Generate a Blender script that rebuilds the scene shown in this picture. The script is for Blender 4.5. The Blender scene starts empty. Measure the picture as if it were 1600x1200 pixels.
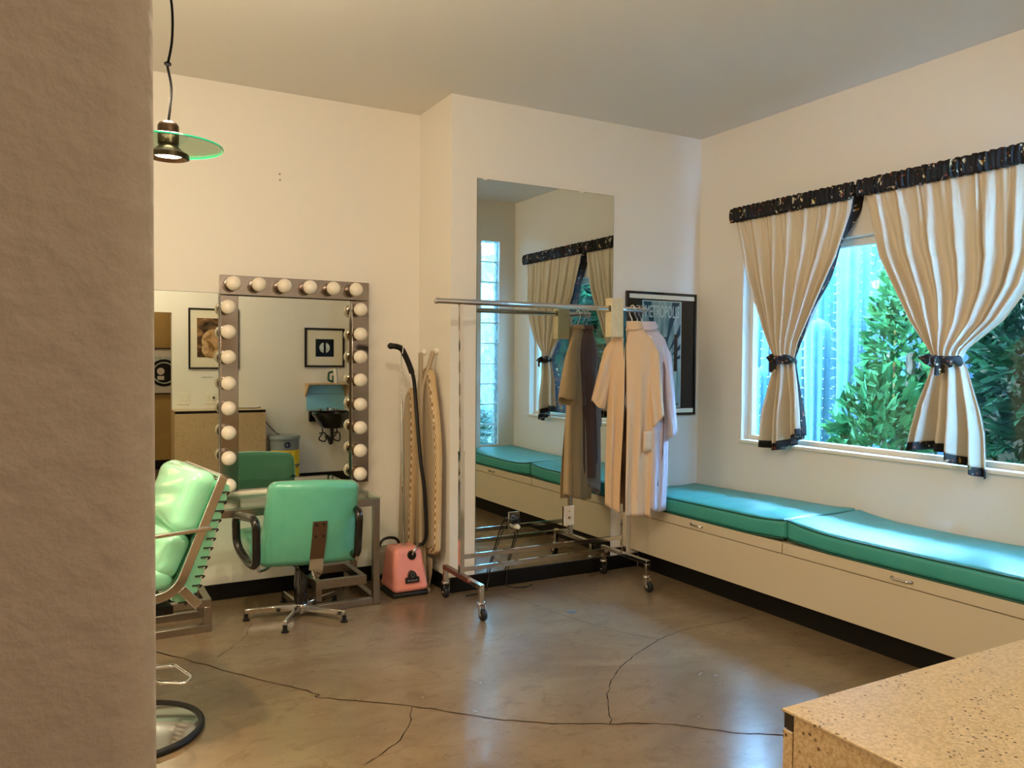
import bpy, math, random
from mathutils import Vector, Matrix
PI = math.pi
sin, cos = math.sin, math.cos
sc = bpy.context.scene
COL = sc.collection
random.seed(7)

# ------------------------------------------------------------------ helpers
WORLD = {}          # object name -> world location of its origin

def lin(h):
    h = h.lstrip('#'); o = []
    for i in (0, 2, 4):
        c = int(h[i:i+2], 16)/255
        o.append(c/12.92 if c <= .04045 else ((c+.055)/1.055)**2.4)
    return tuple(o)+(1.0,)

class MB:
    """collects geometry for ONE mesh object, in world coordinates (through M)"""
    def __init__(self, M=None):
        self.v = []; self.f = []; self.M = M
    def add(self, vs, fs):
        n = len(self.v)
        for p in vs:
            p = Vector(p)
            self.v.append(self.M @ p if self.M is not None else p)
        for q in fs:
            self.f.append([i+n for i in q])
        return self
    def box(self, x0, x1, y0, y1, z0, z1):
        v = [(x, y, z) for z in (z0, z1) for y in (y0, y1) for x in (x0, x1)]
        return self.add(v, [(0,2,3,1),(4,5,7,6),(0,1,5,4),(2,6,7,3),(0,4,6,2),(1,3,7,5)])
    def quad(self, a, b, c, d):
        return self.add([a, b, c, d], [(0,1,2,3)])
    def prism(self, poly, axis, a, b):
        """polygon in the two other axes, extruded along axis from a to b"""
        n = len(poly); vs = []
        for t in (a, b):
            for p in poly:
                if axis == 'x': vs.append((t, p[0], p[1]))
                elif axis == 'y': vs.append((p[0], t, p[1]))
                else: vs.append((p[0], p[1], t))
        fs = [list(range(n))[::-1], list(range(n, 2*n))]
        for i in range(n):
            j = (i+1) % n
            fs.append((i, j, n+j, n+i))
        return self.add(vs, fs)
    def grid(self, fn, nu, nv, closed=False):
        vs = [fn(i/nu, j/nv) for j in range(nv+1) for i in range(nu if closed else nu+1)]
        w = nu if closed else nu+1; fs = []
        for j in range(nv):
            for i in range(nu):
                k = (i+1) % w
                fs.append((j*w+i, j*w+k, (j+1)*w+k, (j+1)*w+i))
        return self.add(vs, fs)
    def sweep(self, pts, section, closed=False, caps=True, up=None, scale=None):
        pts = [Vector(p) for p in pts]; n = len(pts); m = len(section)
        tang = []
        for i in range(n):
            if closed: t = pts[(i+1) % n]-pts[i-1]
            else: t = pts[min(i+1, n-1)]-pts[max(i-1, 0)]
            tang.append(t.normalized())
        u = Vector(up) if up else (Vector((0,0,1)) if abs(tang[0].z) < .9 else Vector((0,1,0)))
        vs = []
        nrm = None
        for i in range(n):
            t = tang[i]
            if up or nrm is None: ref = u
            else: ref = nrm
            nrm = (ref - t*ref.dot(t))
            if nrm.length < 1e-6: nrm = t.orthogonal()
            nrm.normalize()
            b = t.cross(nrm)
            s = scale[i] if scale else 1
            k = 1
            if 0 < i < n-1 or closed:       # mitre
                d1 = (pts[i]-pts[i-1]).normalized()
                c = max(.35, d1.dot(t)); k = 1/c
            for (p, q) in section:
                vs.append(pts[i]+nrm*p*s*(k if False else 1)+b*q*s)
        fs = []
        for i in range(n if closed else n-1):
            j = (i+1) % n
            for a in range(m):
                c = (a+1) % m
                fs.append((i*m+a, i*m+c, j*m+c, j*m+a))
        if caps and not closed:
            fs.append(list(range(m))[::-1]); fs.append([(n-1)*m+a for a in range(m)])
        return self.add(vs, fs)
    def tube(self, pts, r, n=10, **k):
        return self.sweep(pts, [(r*cos(2*PI*i/n), r*sin(2*PI*i/n)) for i in range(n)], **k)
    def bar(self, a, b, w, h, up=(0,0,1)):
        """rectangular bar from a to b; h along up, w sideways"""
        return self.sweep([a, b], [(-h/2,-w/2),(-h/2,w/2),(h/2,w/2),(h/2,-w/2)], up=up)
    def cyl(self, a, b, r, r2=None, n=20):
        return self.tube([a, b], r, n, scale=[1, (r2/r if r2 else 1)])
    def lathe(self, prof, c, n=32, axis='z', a0=0, a1=2*PI):
        c = Vector(c); vs = []; m = len(prof)
        for i in range(n):
            t = a0+(a1-a0)*i/n
            for r, h in prof:
                if axis == 'z': q = (r*cos(t), r*sin(t), h)
                elif axis == 'y': q = (r*cos(t), h, r*sin(t))
                else: q = (h, r*cos(t), r*sin(t))
                vs.append(c+Vector(q))
        fs = []
        for i in range(n):
            j = (i+1) % n
            for k in range(m-1):
                fs.append((i*m+k, j*m+k, j*m+k+1, i*m+k+1))
        return self.add(vs, fs)
    def sphere(self, c, r, n=16, sx=1, sy=1, sz=1):
        prof = [(r*sin(PI*k/n), -r*cos(PI*k/n)) for k in range(n+1)]
        c = Vector(c); vs = []; w = n*2
        for k in range(n+1):
            for i in range(w):
                t = 2*PI*i/w
                vs.append(c+Vector((prof[k][0]*cos(t)*sx, prof[k][0]*sin(t)*sy, prof[k][1]*sz)))
        fs = []
        for k in range(n):
            for i in range(w):
                j = (i+1) % w
                fs.append((k*w+i, k*w+j, (k+1)*w+j, (k+1)*w+i))
        return self.add(vs, fs)
    def rbox(self, c, half, r, seg=10, fn=None):
        """rounded box, with fn(p, q) -> p for shaping, q = position in -1..1"""
        a, b, d = half; c = Vector(c)
        def axis_samples(h):
            inner = max(h-r, 0); s = []
            k = 5
            for i in range(k): s.append(-inner - r*(cos(PI/2*i/k)) if True else 0)
            for i in range(seg+1): s.append(-inner+2*inner*i/seg)
            for i in range(1, k+1): s.append(inner + r*sin(PI/2*i/k))
            return s
        S = [axis_samples(h) for h in (a, b, d)]
        H = (a, b, d)
        def place(p):
            q = Vector(p)
            cl = Vector([max(-(H[i]-r), min(H[i]-r, q[i])) for i in range(3)])
            o = q-cl
            if o.length > 1e-9:
                # project onto the rounded corner
                o = o.normalized()*r
            return cl+o
        for ax in range(3):
            u, w = [(1,2),(2,0),(0,1)][ax]
            for sg in (-1, 1):
                vs = []; A, B = S[u], S[w]
                for y in B:
                    for x in A:
                        p = [0,0,0]; p[ax] = sg*H[ax]; p[u] = x; p[w] = y
                        q = place(p)
                        if fn: q = Vector(fn(q, (p[0]/a, p[1]/b, p[2]/d)))
                        vs.append(c+q)
                n = len(A); fs = []
                for j in range(len(B)-1):
                    for i in range(n-1):
                        f = (j*n+i, j*n+i+1, (j+1)*n+i+1, (j+1)*n+i)
                        fs.append(f if sg > 0 else f[::-1])
                self.add(vs, fs)
        return self
    def build(self, name, mat, parent=None, smooth=40, origin=None, weld=True):
        wl = None
        if parent is not None: pw = WORLD[parent.name]
        else: pw = Vector((0,0,0))
        if origin is not None: o = Vector(origin)
        elif parent is not None: o = pw
        else:
            xs = [p.x for p in self.v]; ys = [p.y for p in self.v]; zs = [p.z for p in self.v]
            o = Vector(((min(xs)+max(xs))/2, (min(ys)+max(ys))/2, min(zs)))
        me = bpy.data.meshes.new(name)
        me.from_pydata([tuple(p-o) for p in self.v], [], self.f)
        if weld:
            import bmesh
            bm = bmesh.new(); bm.from_mesh(me)
            bmesh.ops.remove_doubles(bm, verts=bm.verts, dist=1e-5)
            bmesh.ops.recalc_face_normals(bm, faces=bm.faces)
            bm.to_mesh(me); bm.free()
        me.update()
        if smooth:
            me.shade_smooth(); me.set_sharp_from_angle(angle=math.radians(smooth))
        me.materials.append(mat)
        ob = bpy.data.objects.new(name, me); COL.objects.link(ob)
        if parent is not None: ob.parent = parent
        ob.location = o-pw
        WORLD[ob.name] = o
        return ob

def bevel(ob, w=.003, seg=2):
    m = ob.modifiers.new('bevel', 'BEVEL'); m.width = w; m.segments = seg; m.limit_method = 'ANGLE'; m.angle_limit = math.radians(40)
    return ob
def solid(ob, t=.004, off=0):
    m = ob.modifiers.new('solid', 'SOLIDIFY'); m.thickness = t; m.offset = off
    return ob
def thing(name, loc, label, cat, group=None):
    o = bpy.data.objects.new(name, None); COL.objects.link(o)
    o.empty_display_size = .1; o.location = loc; WORLD[o.name] = Vector(loc)
    return tag(o, label, cat, group)
def tag(o, label, cat, group=None):
    o['label'] = label; o['category'] = cat
    if group: o['group'] = group
    return o
def struct(o, label=None):
    o['kind'] = 'structure'
    if label: o['label'] = label
    return o
def copy_tree(o, loc, label):
    c = o.copy(); COL.objects.link(c); c.location = loc; WORLD[c.name] = Vector(loc); c['label'] = label
    for ch in list(o.children):
        d = ch.copy(); COL.objects.link(d); d.parent = c
        for g in list(ch.children):
            e = g.copy(); COL.objects.link(e); e.parent = d
    return c
def smoothpath(pts, k=8, closed=False):
    """Catmull-Rom through the points"""
    P = [Vector(p) for p in pts]; n = len(P); out = []
    rng = range(n) if closed else range(n-1)
    for i in rng:
        p0 = P[i-1] if (i > 0 or closed) else P[0]*2-P[1]
        p1 = P[i]; p2 = P[(i+1) % n]
        p3 = P[(i+2) % n] if (i+2 < n or closed) else P[-1]*2-P[-2]
        for s in range(k):
            t = s/k
            out.append(.5*((2*p1)+(-p0+p2)*t+(2*p0-5*p1+4*p2-p3)*t*t+(-p0+3*p1-3*p2+p3)*t**3))
    if not closed: out.append(P[-1])
    return out
def roundpath(pts, r, k=5, closed=False):
    """polyline with rounded corners"""
    P = [Vector(p) for p in pts]; n = len(P); out = []
    for i in range(n):
        if not closed and i in (0, n-1): out.append(P[i]); continue
        a, b, c = P[i-1], P[i], P[(i+1) % n]
        d1 = (a-b); d2 = (c-b); rr = min(r, d1.length*.49, d2.length*.49)
        s = b+d1.normalized()*rr; e = b+d2.normalized()*rr
        for j in range(k+1):
            t = j/k
            out.append((1-t)**2*s+2*t*(1-t)*b+t*t*e)
    return out
def interp(tab, x):
    if x <= tab[0][0]: return tab[0][1]
    for (a, b), (c, d) in zip(tab, tab[1:]):
        if x <= c:
            t = (x-a)/(c-a); t = t*t*(3-2*t)
            return b+(d-b)*t
    return tab[-1][1]
def lerp(tab, x):
    if x <= tab[0][0]: return tab[0][1]
    for (a, b), (c, d) in zip(tab, tab[1:]):
        if x <= c: return b+(d-b)*(x-a)/(c-a)
    return tab[-1][1]

# ---------------------------------------------------------------- materials
def newmat(name):
    m = bpy.data.materials.new(name); m.use_nodes = True
    nt = m.node_tree; b = nt.nodes['Principled BSDF']
    return m, nt, b
def N(nt, t, **k):
    n = nt.nodes.new(t)
    for a, v in k.items():
        if a in n.inputs: n.inputs[a].default_value = v
        else: setattr(n, a, v)
    return n
def mat(name, col, rough=.5, metal=0, coat=0, coat_rough=.05, noise=None, bump=None, spec=.5, trans=0, ior=1.45, sheen=0, sss=0, emit=None, distort=2.0):
    """noise=(scale, colour2, amount); bump=(scale, strength)"""
    m, nt, b = newmat(name)
    c = lin(col) if isinstance(col, str) else col
    b.inputs['Base Color'].default_value = c
    b.inputs['Roughness'].default_value = rough; b.inputs['Metallic'].default_value = metal
    b.inputs['Coat Weight'].default_value = coat; b.inputs['Coat Roughness'].default_value = coat_rough
    b.inputs['Specular IOR Level'].default_value = spec; b.inputs['IOR'].default_value = ior
    b.inputs['Transmission Weight'].default_value = trans
    b.inputs['Sheen Weight'].default_value = sheen
    if emit:
        b.inputs['Emission Color'].default_value = lin(emit[0]); b.inputs['Emission Strength'].default_value = emit[1]
    tc = None
    if noise or bump: tc = N(nt, 'ShaderNodeTexCoord')
    if noise:
        n = N(nt, 'ShaderNodeTexNoise', Scale=noise[0], Detail=6.0, Roughness=.6, Distortion=distort)
        nt.links.new(tc.outputs['Object'], n.inputs['Vector'])
        r = N(nt, 'ShaderNodeMapRange'); r.inputs['From Min'].default_value = .35; r.inputs['From Max'].default_value = .65
        r.inputs['To Max'].default_value = noise[2]
        nt.links.new(n.outputs['Fac'], r.inputs['Value'])
        x = N(nt, 'ShaderNodeMix', data_type='RGBA')
        x.inputs['A'].default_value = c; x.inputs['B'].default_value = lin(noise[1])
        for s in x.inputs:
            if s.type == 'RGBA' and s.name == 'A': s.default_value = c
            if s.type == 'RGBA' and s.name == 'B': s.default_value = lin(noise[1])
        nt.links.new(r.outputs['Result'], x.inputs['Factor'])
        out = [o for o in x.outputs if o.type == 'RGBA'][0]
        nt.links.new(out, b.inputs['Base Color'])
    if bump:
        n = N(nt, 'ShaderNodeTexNoise', Scale=bump[0], Detail=4.0)
        nt.links.new(tc.outputs['Object'], n.inputs['Vector'])
        u = N(nt, 'ShaderNodeBump', Strength=bump[1], Distance=.01)
        nt.links.new(n.outputs['Fac'], u.inputs['Height']); nt.links.new(u.outputs['Normal'], b.inputs['Normal'])
        if coat: nt.links.new(u.outputs['Normal'], b.inputs['Coat Normal'])
    return m
def glass_mat(name, tint, ior=1.5, rough=0.0):
    """thin pane: see-through with a Fresnel reflection"""
    m, nt, b = newmat(name); nt.nodes.remove(b)
    out = nt.nodes['Material Output']
    t = N(nt, 'ShaderNodeBsdfTransparent'); t.inputs['Color'].default_value = tint
    g = N(nt, 'ShaderNodeBsdfGlossy'); g.inputs['Roughness'].default_value = rough; g.inputs['Color'].default_value = (1,1,1,1)
    f = N(nt, 'ShaderNodeFresnel')
    ge = N(nt, 'ShaderNodeNewGeometry'); r = N(nt, 'ShaderNodeMapRange')      # same reflectance on both faces of the sheet
    r.inputs['To Min'].default_value = ior; r.inputs['To Max'].default_value = 1/ior
    nt.links.new(ge.outputs['Backfacing'], r.inputs['Value']); nt.links.new(r.outputs['Result'], f.inputs['IOR'])
    mx = N(nt, 'ShaderNodeMixShader')
    nt.links.new(f.outputs['Fac'], mx.inputs['Fac']); nt.links.new(t.outputs[0], mx.inputs[1]); nt.links.new(g.outputs[0], mx.inputs[2])
    nt.links.new(mx.outputs[0], out.inputs['Surface'])
    return m
def rgbmix(nt, fac, a, b):
    x = N(nt, 'ShaderNodeMix', data_type='RGBA')
    A = [s for s in x.inputs if s.type == 'RGBA' and s.name == 'A'][0]; B = [s for s in x.inputs if s.type == 'RGBA' and s.name == 'B'][0]
    for s, v in ((A, a), (B, b)):
        if isinstance(v, tuple): s.default_value = v
        else: nt.links.new(v, s)
    F = [s for s in x.inputs if s.name == 'Factor' and s.type == 'VALUE'][0]
    if isinstance(fac, (int, float)): F.default_value = fac
    else: nt.links.new(fac, F)
    return [o for o in x.outputs if o.type == 'RGBA'][0]
def step(nt, val, lo, hi, inv=False):
    r = N(nt, 'ShaderNodeMapRange'); r.inputs['From Min'].default_value = lo; r.inputs['From Max'].default_value = hi
    if inv: r.inputs['To Min'].default_value = 1; r.inputs['To Max'].default_value = 0
    nt.links.new(val, r.inputs['Value']); return r.outputs['Result']

M = {}
def mkmats():
    M['wall'] = mat('warm_white_paint', '#e7e2da', .42, bump=(160, .08), spec=.4)
    M['ceiling'] = mat('ceiling_paint', '#dedbd5', .5, bump=(90, .05), spec=.4)
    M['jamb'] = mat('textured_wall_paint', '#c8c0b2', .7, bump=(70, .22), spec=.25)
    M['hall'] = mat('ochre_hall_paint', '#b3904f', .6, noise=(2.0, '#9a7a3e', .6))
    M['benchpaint'] = mat('bench_cream_paint', '#cdc0a9', .4, bump=(160, .06), spec=.4)
    M['trim'] = mat('white_trim_paint', '#e9e2d3', .35)
    M['base'] = mat('black_vinyl_base', '#0c0a09', .45, spec=.3)
    M['chrome'] = mat('chrome', '#d9d9dc', .09, 1)
    M['steel'] = mat('brushed_steel', '#aaa198', .3, 1, noise=(30, '#968d85', .5))
    M['strip'] = mat('polished_strip', '#a59c99', .12, 1)
    M['brass'] = mat('aged_brass', '#9a7440', .3, 1)
    M['socket'] = mat('socket_metal', '#7d6144', .25, 1)
    M['mirror'] = mat('silvered_mirror', '#cfd3cb', .0, 1)
    M['edge'] = mat('mirror_edge', '#5b6a62', .2)
    M['bulb'] = mat('frosted_bulb', '#ece3d6', .16, coat=.4, spec=.5)
    M['lit'] = mat('lit_bulb', '#ffe9c8', .3, emit=('#ffd9a0', 10))
    M['black'] = mat('black_plastic', '#0d0c0c', .4)
    M['blackgloss'] = mat('black_gloss', '#0a0a0b', .15, coat=.5)
    M['rubber'] = mat('black_rubber', '#141312', .6)
    M['mint'] = mat('mint_vinyl', '#5cae93', .27, coat=.7, coat_rough=.08, bump=(9, .35), noise=(5, '#68b89c', .5))
    M['mintpale'] = mat('pale_mint_vinyl', '#86d0ae', .27, coat=.7, coat_rough=.1, bump=(8, .3), noise=(5, '#94d0b0', .6))
    M['teal'] = mat('teal_bench_vinyl', '#3a9a96', .42, coat=.12, coat_rough=.3, bump=(3.5, .25), noise=(3, '#47a397', .5))
    M['piping'] = mat('dark_teal_piping', '#1d5549', .4)
    M['curtain'] = mat('cream_curtain_cotton', '#d6cab6', .85, bump=(420, .15), spec=.1, sheen=.1)
    M['lining'] = mat('white_lining', '#c3c8d0', .85, spec=.1)
    M['robe'] = mat('beige_robe_cotton', '#d9b996', .85, bump=(300, .1), spec=.1, sheen=.15)
    M['robe2'] = mat('mauve_robe_cotton', '#84696a', .85, spec=.1, sheen=.15)
    M['robe3'] = mat('lavender_robe_cotton', '#c3bdc9', .85, spec=.1, sheen=.15)
    M['card'] = mat('cream_card', '#e2d3ae', .6, noise=(14, '#cdbd96', .6))
    M['hanger'] = mat('white_hanger_plastic', '#e3ddd2', .35)
    M['pink'] = mat('pink_plastic', '#e58f7f', .3, coat=.3)
    M['greytank'] = mat('grey_tank', '#7f766a', .4)
    M['padcover'] = mat('beige_pad_cover', '#c8ae88', .85, noise=(25, '#b99d75', .6))
    M['legmetal'] = mat('beige_enamel', '#a8967c', .4)
    M['white'] = mat('white_plastic', '#e8e2d6', .35)
    M['grey'] = mat('grey_plastic', '#7f8a90', .4)
    M['yellow'] = mat('yellow_label', '#e8c824', .4)
    M['navy'] = mat('navy_print', '#1d2d52', .5)
    M['paleblue'] = mat('pale_blue_panel', '#8ed0ea', .1, coat=.6)
    M['wood'] = mat('varnished_maple', '#cdb088', .4, noise=(18, '#b8966a', .6))
    M['darkwood'] = mat('black_frame', '#16110e', .35)
    M['matboard'] = mat('ivory_matboard', '#dcd3bf', .7)
    M['cordmat'] = mat('cloth_cord', '#0b0a0a', .9, spec=.05)
    M['ivory'] = mat('ivory_plate', '#cdb48c', .4)
    M['drain'] = mat('dull_zinc', '#55584e', .6, .3)
    M['dark'] = mat('dark_void', '#060606', .7)
    M['bracket'] = mat('brown_steel_bracket', '#6b5440', .42, .7)
    M['grout'] = mat('pale_grout', '#b9c4c6', .7)
    M['glass'] = glass_mat('window_glass', (.93,.97,.98,1), 1.36)
    M['tableglass'] = glass_mat('table_glass', (.80,.93,.87,1), 1.5)
    M['lampglass'] = glass_mat('green_disc_glass', (.80,.93,.85,1), 1.35)
    M['lampedge'] = mat('green_glass_edge', '#1fc79c', .15, coat=.5)
    M['pendant'] = mat('bronze_cap', '#3a2b1d', .3, .8)
    M['lamp_on'] = mat('halogen_bulb', '#fff2da', .3, emit=('#ffe2b0', 30))
    M['crack'] = mat('crack_dark', '#150d06', .9, spec=.05)
    M['copper'] = mat('worn_copper_paint', '#7a5647', .3, .8)
    M['fence'] = mat('pale_blue_fence', '#1b272f', .7, noise=(6, '#121c23', .7), spec=0.03)
    M['palewall'] = mat('pale_garden_wall', '#7f898d', .85, spec=.03)
    M['stucco'] = mat('brown_stucco', '#32291c', .85, noise=(5, '#261f14', .7), spec=0.03)
    M['cactus'] = mat('blue_green_cactus', '#2f474c', .6, noise=(14, '#203840', .7), spec=0.03)
    M['spine'] = mat('cactus_areole', '#5b6355', .7, spec=0.03)
    M['leaf'] = mat('bright_leaf', '#173c20', .5, noise=(3, '#294720', .9), spec=0.03)
    M['leafdark'] = mat('dark_leaf', '#0a1c0f', .5, noise=(3, '#132c15', .9), spec=0.03)
    M['leafteal'] = mat('blue_green_leaf', '#0f3328', .5, noise=(3, '#22492a', .9), spec=0.03)
    M['stem'] = mat('bark', '#5a4632', .8)
    M['ground'] = mat('garden_gravel', '#c6c4ba', .9, noise=(20, '#aaa89d', .8), spec=0.03)
    # --- polished concrete floor
    m, nt, b = newmat('polished_brown_concrete'); M['floor'] = m
    tc = N(nt, 'ShaderNodeTexCoord')
    n1 = N(nt, 'ShaderNodeTexNoise', Scale=1.3, Detail=8.0, Roughness=.62, Distortion=.8)
    n2 = N(nt, 'ShaderNodeTexNoise', Scale=9.0, Detail=8.0, Roughness=.7, Distortion=.6)
    n3 = N(nt, 'ShaderNodeTexNoise', Scale=60.0, Detail=3.0)
    mp = N(nt, 'ShaderNodeMapping'); mp.inputs['Scale'].default_value = (1, 1.35, 1); mp.inputs['Rotation'].default_value = (0,0,.5)
    nt.links.new(tc.outputs['Object'], mp.inputs['Vector'])
    for n in (n1, n2, n3): nt.links.new(mp.outputs['Vector'], n.inputs['Vector'])
    c1 = rgbmix(nt, step(nt, n1.outputs['Fac'], .35, .65), lin('#6b5944'), lin('#806d54'))
    c2 = rgbmix(nt, step(nt, n2.outputs['Fac'], .52, .75), c1, lin('#614f3a'))
    c3 = rgbmix(nt, step(nt, n3.outputs['Fac'], .66, .74), c2, lin('#5a442c'))
    nt.links.new(c3, b.inputs['Base Color'])
    r = N(nt, 'ShaderNodeMapRange'); r.inputs['From Min'].default_value = .3; r.inputs['From Max'].default_value = .7
    r.inputs['To Min'].default_value = .16; r.inputs['To Max'].default_value = .28
    nt.links.new(n2.outputs['Fac'], r.inputs['Value']); nt.links.new(r.outputs['Result'], b.inputs['Roughness'])
    b.inputs['Specular IOR Level'].default_value = .5
    u = N(nt, 'ShaderNodeBump', Strength=.06, Distance=.01); nt.links.new(n1.outputs['Fac'], u.inputs['Height']); nt.links.new(u.outputs['Normal'], b.inputs['Normal'])
    # --- speckled laminate
    for key, base, sc_, th in (('laminate', '#cdb493', 95, .19), ('laminate_side', '#c6ad88', 80, .21)):
        m, nt, b = newmat('speckled_'+key); M[key] = m
        tc = N(nt, 'ShaderNodeTexCoord')
        v = N(nt, 'ShaderNodeTexVoronoi', Scale=sc_); v2 = N(nt, 'ShaderNodeTexVoronoi', Scale=sc_*2.2)
        n = N(nt, 'ShaderNodeTexNoise', Scale=140.0, Detail=3.0); n4 = N(nt, 'ShaderNodeTexNoise', Scale=22.0, Detail=2.0)
        for q in (v, v2, n, n4): nt.links.new(tc.outputs['Object'], q.inputs['Vector'])
        c1 = rgbmix(nt, step(nt, n.outputs['Fac'], .4, .62), lin(base), lin('#b9a07e' if key == 'laminate' else '#b3966e'))
        sp = N(nt, 'ShaderNodeMath', operation='MULTIPLY')
        nt.links.new(step(nt, v.outputs['Distance'], th, th+.04, True), sp.inputs[0]); nt.links.new(step(nt, n4.outputs['Fac'], .48, .56), sp.inputs[1])
        c2 = rgbmix(nt, sp.outputs[0], c1, lin('#4a3322'))
        c3 = rgbmix(nt, step(nt, v2.outputs['Distance'], .17, .22, True), c2, lin('#8b6f50'))
        nt.links.new(c3, b.inputs['Base Color'])
        b.inputs['Roughness'].default_value = .32
    # --- black printed cotton
    m, nt, b = newmat('black_print_cotton'); M['print'] = m
    tc = N(nt, 'ShaderNodeTexCoord')
    n = N(nt, 'ShaderNodeTexNoise', Scale=14.0, Detail=2.0, Distortion=2.5)
    v = N(nt, 'ShaderNodeTexVoronoi', Scale=26.0); n5 = N(nt, 'ShaderNodeTexNoise', Scale=17.0, Detail=1.0, Distortion=1.5)
    for q in (n, v, n5): nt.links.new(tc.outputs['Object'], q.inputs['Vector'])
    cr = N(nt, 'ShaderNodeValToRGB'); nt.links.new(v.outputs['Color'], cr.inputs['Fac'])
    cr.color_ramp.interpolation = 'CONSTANT'
    e = cr.color_ramp.elements; e[0].color = lin('#8a3d1c'); e[1].position = .35; e[1].color = lin('#cfc09c')
    for p, c in ((.55, '#6c5a2a'), (.7, '#a89a86'), (.85, '#b98f35')):
        x = e.new(p); x.color = lin(c)
    mask = N(nt, 'ShaderNodeMath', operation='MAXIMUM')
    nt.links.new(step(nt, n.outputs['Fac'], .615, .635), mask.inputs[0]); nt.links.new(step(nt, v.outputs['Distance'], .14, .17, True), mask.inputs[1])
    m2 = N(nt, 'ShaderNodeMath', operation='MULTIPLY'); nt.links.new(mask.outputs[0], m2.inputs[0]); nt.links.new(step(nt, n5.outputs['Fac'], .40, .44), m2.inputs[1])
    nt.links.new(rgbmix(nt, m2.outputs[0], lin('#0d0907'), cr.outputs['Color']), b.inputs['Base Color'])
    b.inputs['Roughness'].default_value = .8
    # --- checked cotton
    m, nt, b = newmat('checked_cotton'); M['check'] = m
    tc = N(nt, 'ShaderNodeTexCoord'); k = N(nt, 'ShaderNodeTexChecker', Scale=42.0)
    k.inputs['Color1'].default_value = lin('#e0cdae'); k.inputs['Color2'].default_value = lin('#8d6a48')
    nt.links.new(tc.outputs['Object'], k.inputs['Vector']); nt.links.new(k.outputs['Color'], b.inputs['Base Color']); b.inputs['Roughness'].default_value = .8
    # --- glass block: wavy, bright, half see-through
    m, nt, b = newmat('glass_block'); M['block'] = m; nt.nodes.remove(b)
    tc = N(nt, 'ShaderNodeTexCoord'); n = N(nt, 'ShaderNodeTexNoise', Scale=9.0, Detail=2.0, Distortion=1.0)
    nt.links.new(tc.outputs['Object'], n.inputs['Vector'])
    u = N(nt, 'ShaderNodeBump', Strength=.7, Distance=.05); nt.links.new(n.outputs['Fac'], u.inputs['Height'])
    t = N(nt, 'ShaderNodeBsdfRefraction'); t.inputs['Roughness'].default_value = .12; t.inputs['IOR'].default_value = 1.15; t.inputs['Color'].default_value = (.85,.96,.98,1)
    tr = N(nt, 'ShaderNodeBsdfTransparent'); tr.inputs['Color'].default_value = (.85,.96,.98,1)
    g = N(nt, 'ShaderNodeBsdfGlossy'); g.inputs['Roughness'].default_value = .1
    nt.links.new(u.outputs['Normal'], t.inputs['Normal']); nt.links.new(u.outputs['Normal'], g.inputs['Normal'])
    a = N(nt, 'ShaderNodeMixShader'); a.inputs['Fac'].default_value = .6; nt.links.new(tr.outputs[0], a.inputs[1]); nt.links.new(t.outputs[0], a.inputs[2])
    c = N(nt, 'ShaderNodeMixShader'); c.inputs['Fac'].default_value = .07; nt.links.new(a.outputs[0], c.inputs[1]); nt.links.new(g.outputs[0], c.inputs[2])
    nt.links.new(c.outputs[0], nt.nodes['Material Output'].inputs['Surface'])
    # --- photo prints
    def photo(key, cols, scale, dist):
        m, nt, b = newmat(key+'_print'); M[key] = m
        tc = N(nt, 'ShaderNodeTexCoord'); n = N(nt, 'ShaderNodeTexNoise', Scale=scale, Detail=5.0, Distortion=dist)
        nt.links.new(tc.outputs['Object'], n.inputs['Vector'])
        cr = N(nt, 'ShaderNodeValToRGB'); nt.links.new(n.outputs['Fac'], cr.inputs['Fac'])
        e = cr.color_ramp.elements; e[0].position = .3; e[0].color = lin(cols[0]); e[1].position = .72; e[1].color = lin(cols[-1])
        for i, c in enumerate(cols[1:-1]): x = e.new(.3+.42*(i+1)/(len(cols)-1)); x.color = lin(c)
        nt.links.new(cr.outputs['Color'], b.inputs['Base Color']); b.inputs['Roughness'].default_value = .12
    photo('portrait', ['#1d150e', '#4a3524', '#8a6642', '#b09070'], 5, 1.5)
    photo('hair', ['#5c3f26', '#9c774e', '#c9a97e', '#7d5a39'], 7, 1.2)
    photo('night', ['#060606', '#0d0d0c', '#1a1a18'], 6, 1)
    photo('grain', ['#9aa39a', '#c2c8bc', '#e4e6da'], 9, 3)
    # poster field: teal running to grey
    m, nt, b = newmat('poster_field'); M['poster'] = m
    tc = N(nt, 'ShaderNodeTexCoord'); mp = N(nt, 'ShaderNodeMapping'); mp.inputs['Scale'].default_value = (9, 1, .9)
    nt.links.new(tc.outputs['Object'], mp.inputs['Vector'])
    n = N(nt, 'ShaderNodeTexNoise', Scale=3.0, Detail=3.0); nt.links.new(mp.outputs['Vector'], n.inputs['Vector'])
    nt.links.new(rgbmix(nt, step(nt, n.outputs['Fac'], .3, .7), lin('#3d6464'), lin('#a3b3ac')), b.inputs['Base Color']); b.inputs['Roughness'].default_value = .25
    M['posterdark'] = mat('poster_dark_blue', '#14323f', .25)
    M['posterlight'] = mat('poster_pale', '#b4c1ba', .25)
    M['posterblack'] = mat('poster_black', '#0b0d0e', .15, coat=.4)
mkmats()

# ------------------------------------------------------------------ the room
CZ, XR, YB, XJ, YA, YF = 3.031, 4.0207, 4.4457, 2.0425, 4.9475, .525
XL, YS, XS, XD = -1.6, 1.69, 3.25, 1.0

f = MB().box(XL-.14, 4.16, -1.45, 5.09, -.05, 0).build('floor', M['floor']); struct(f)
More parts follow.
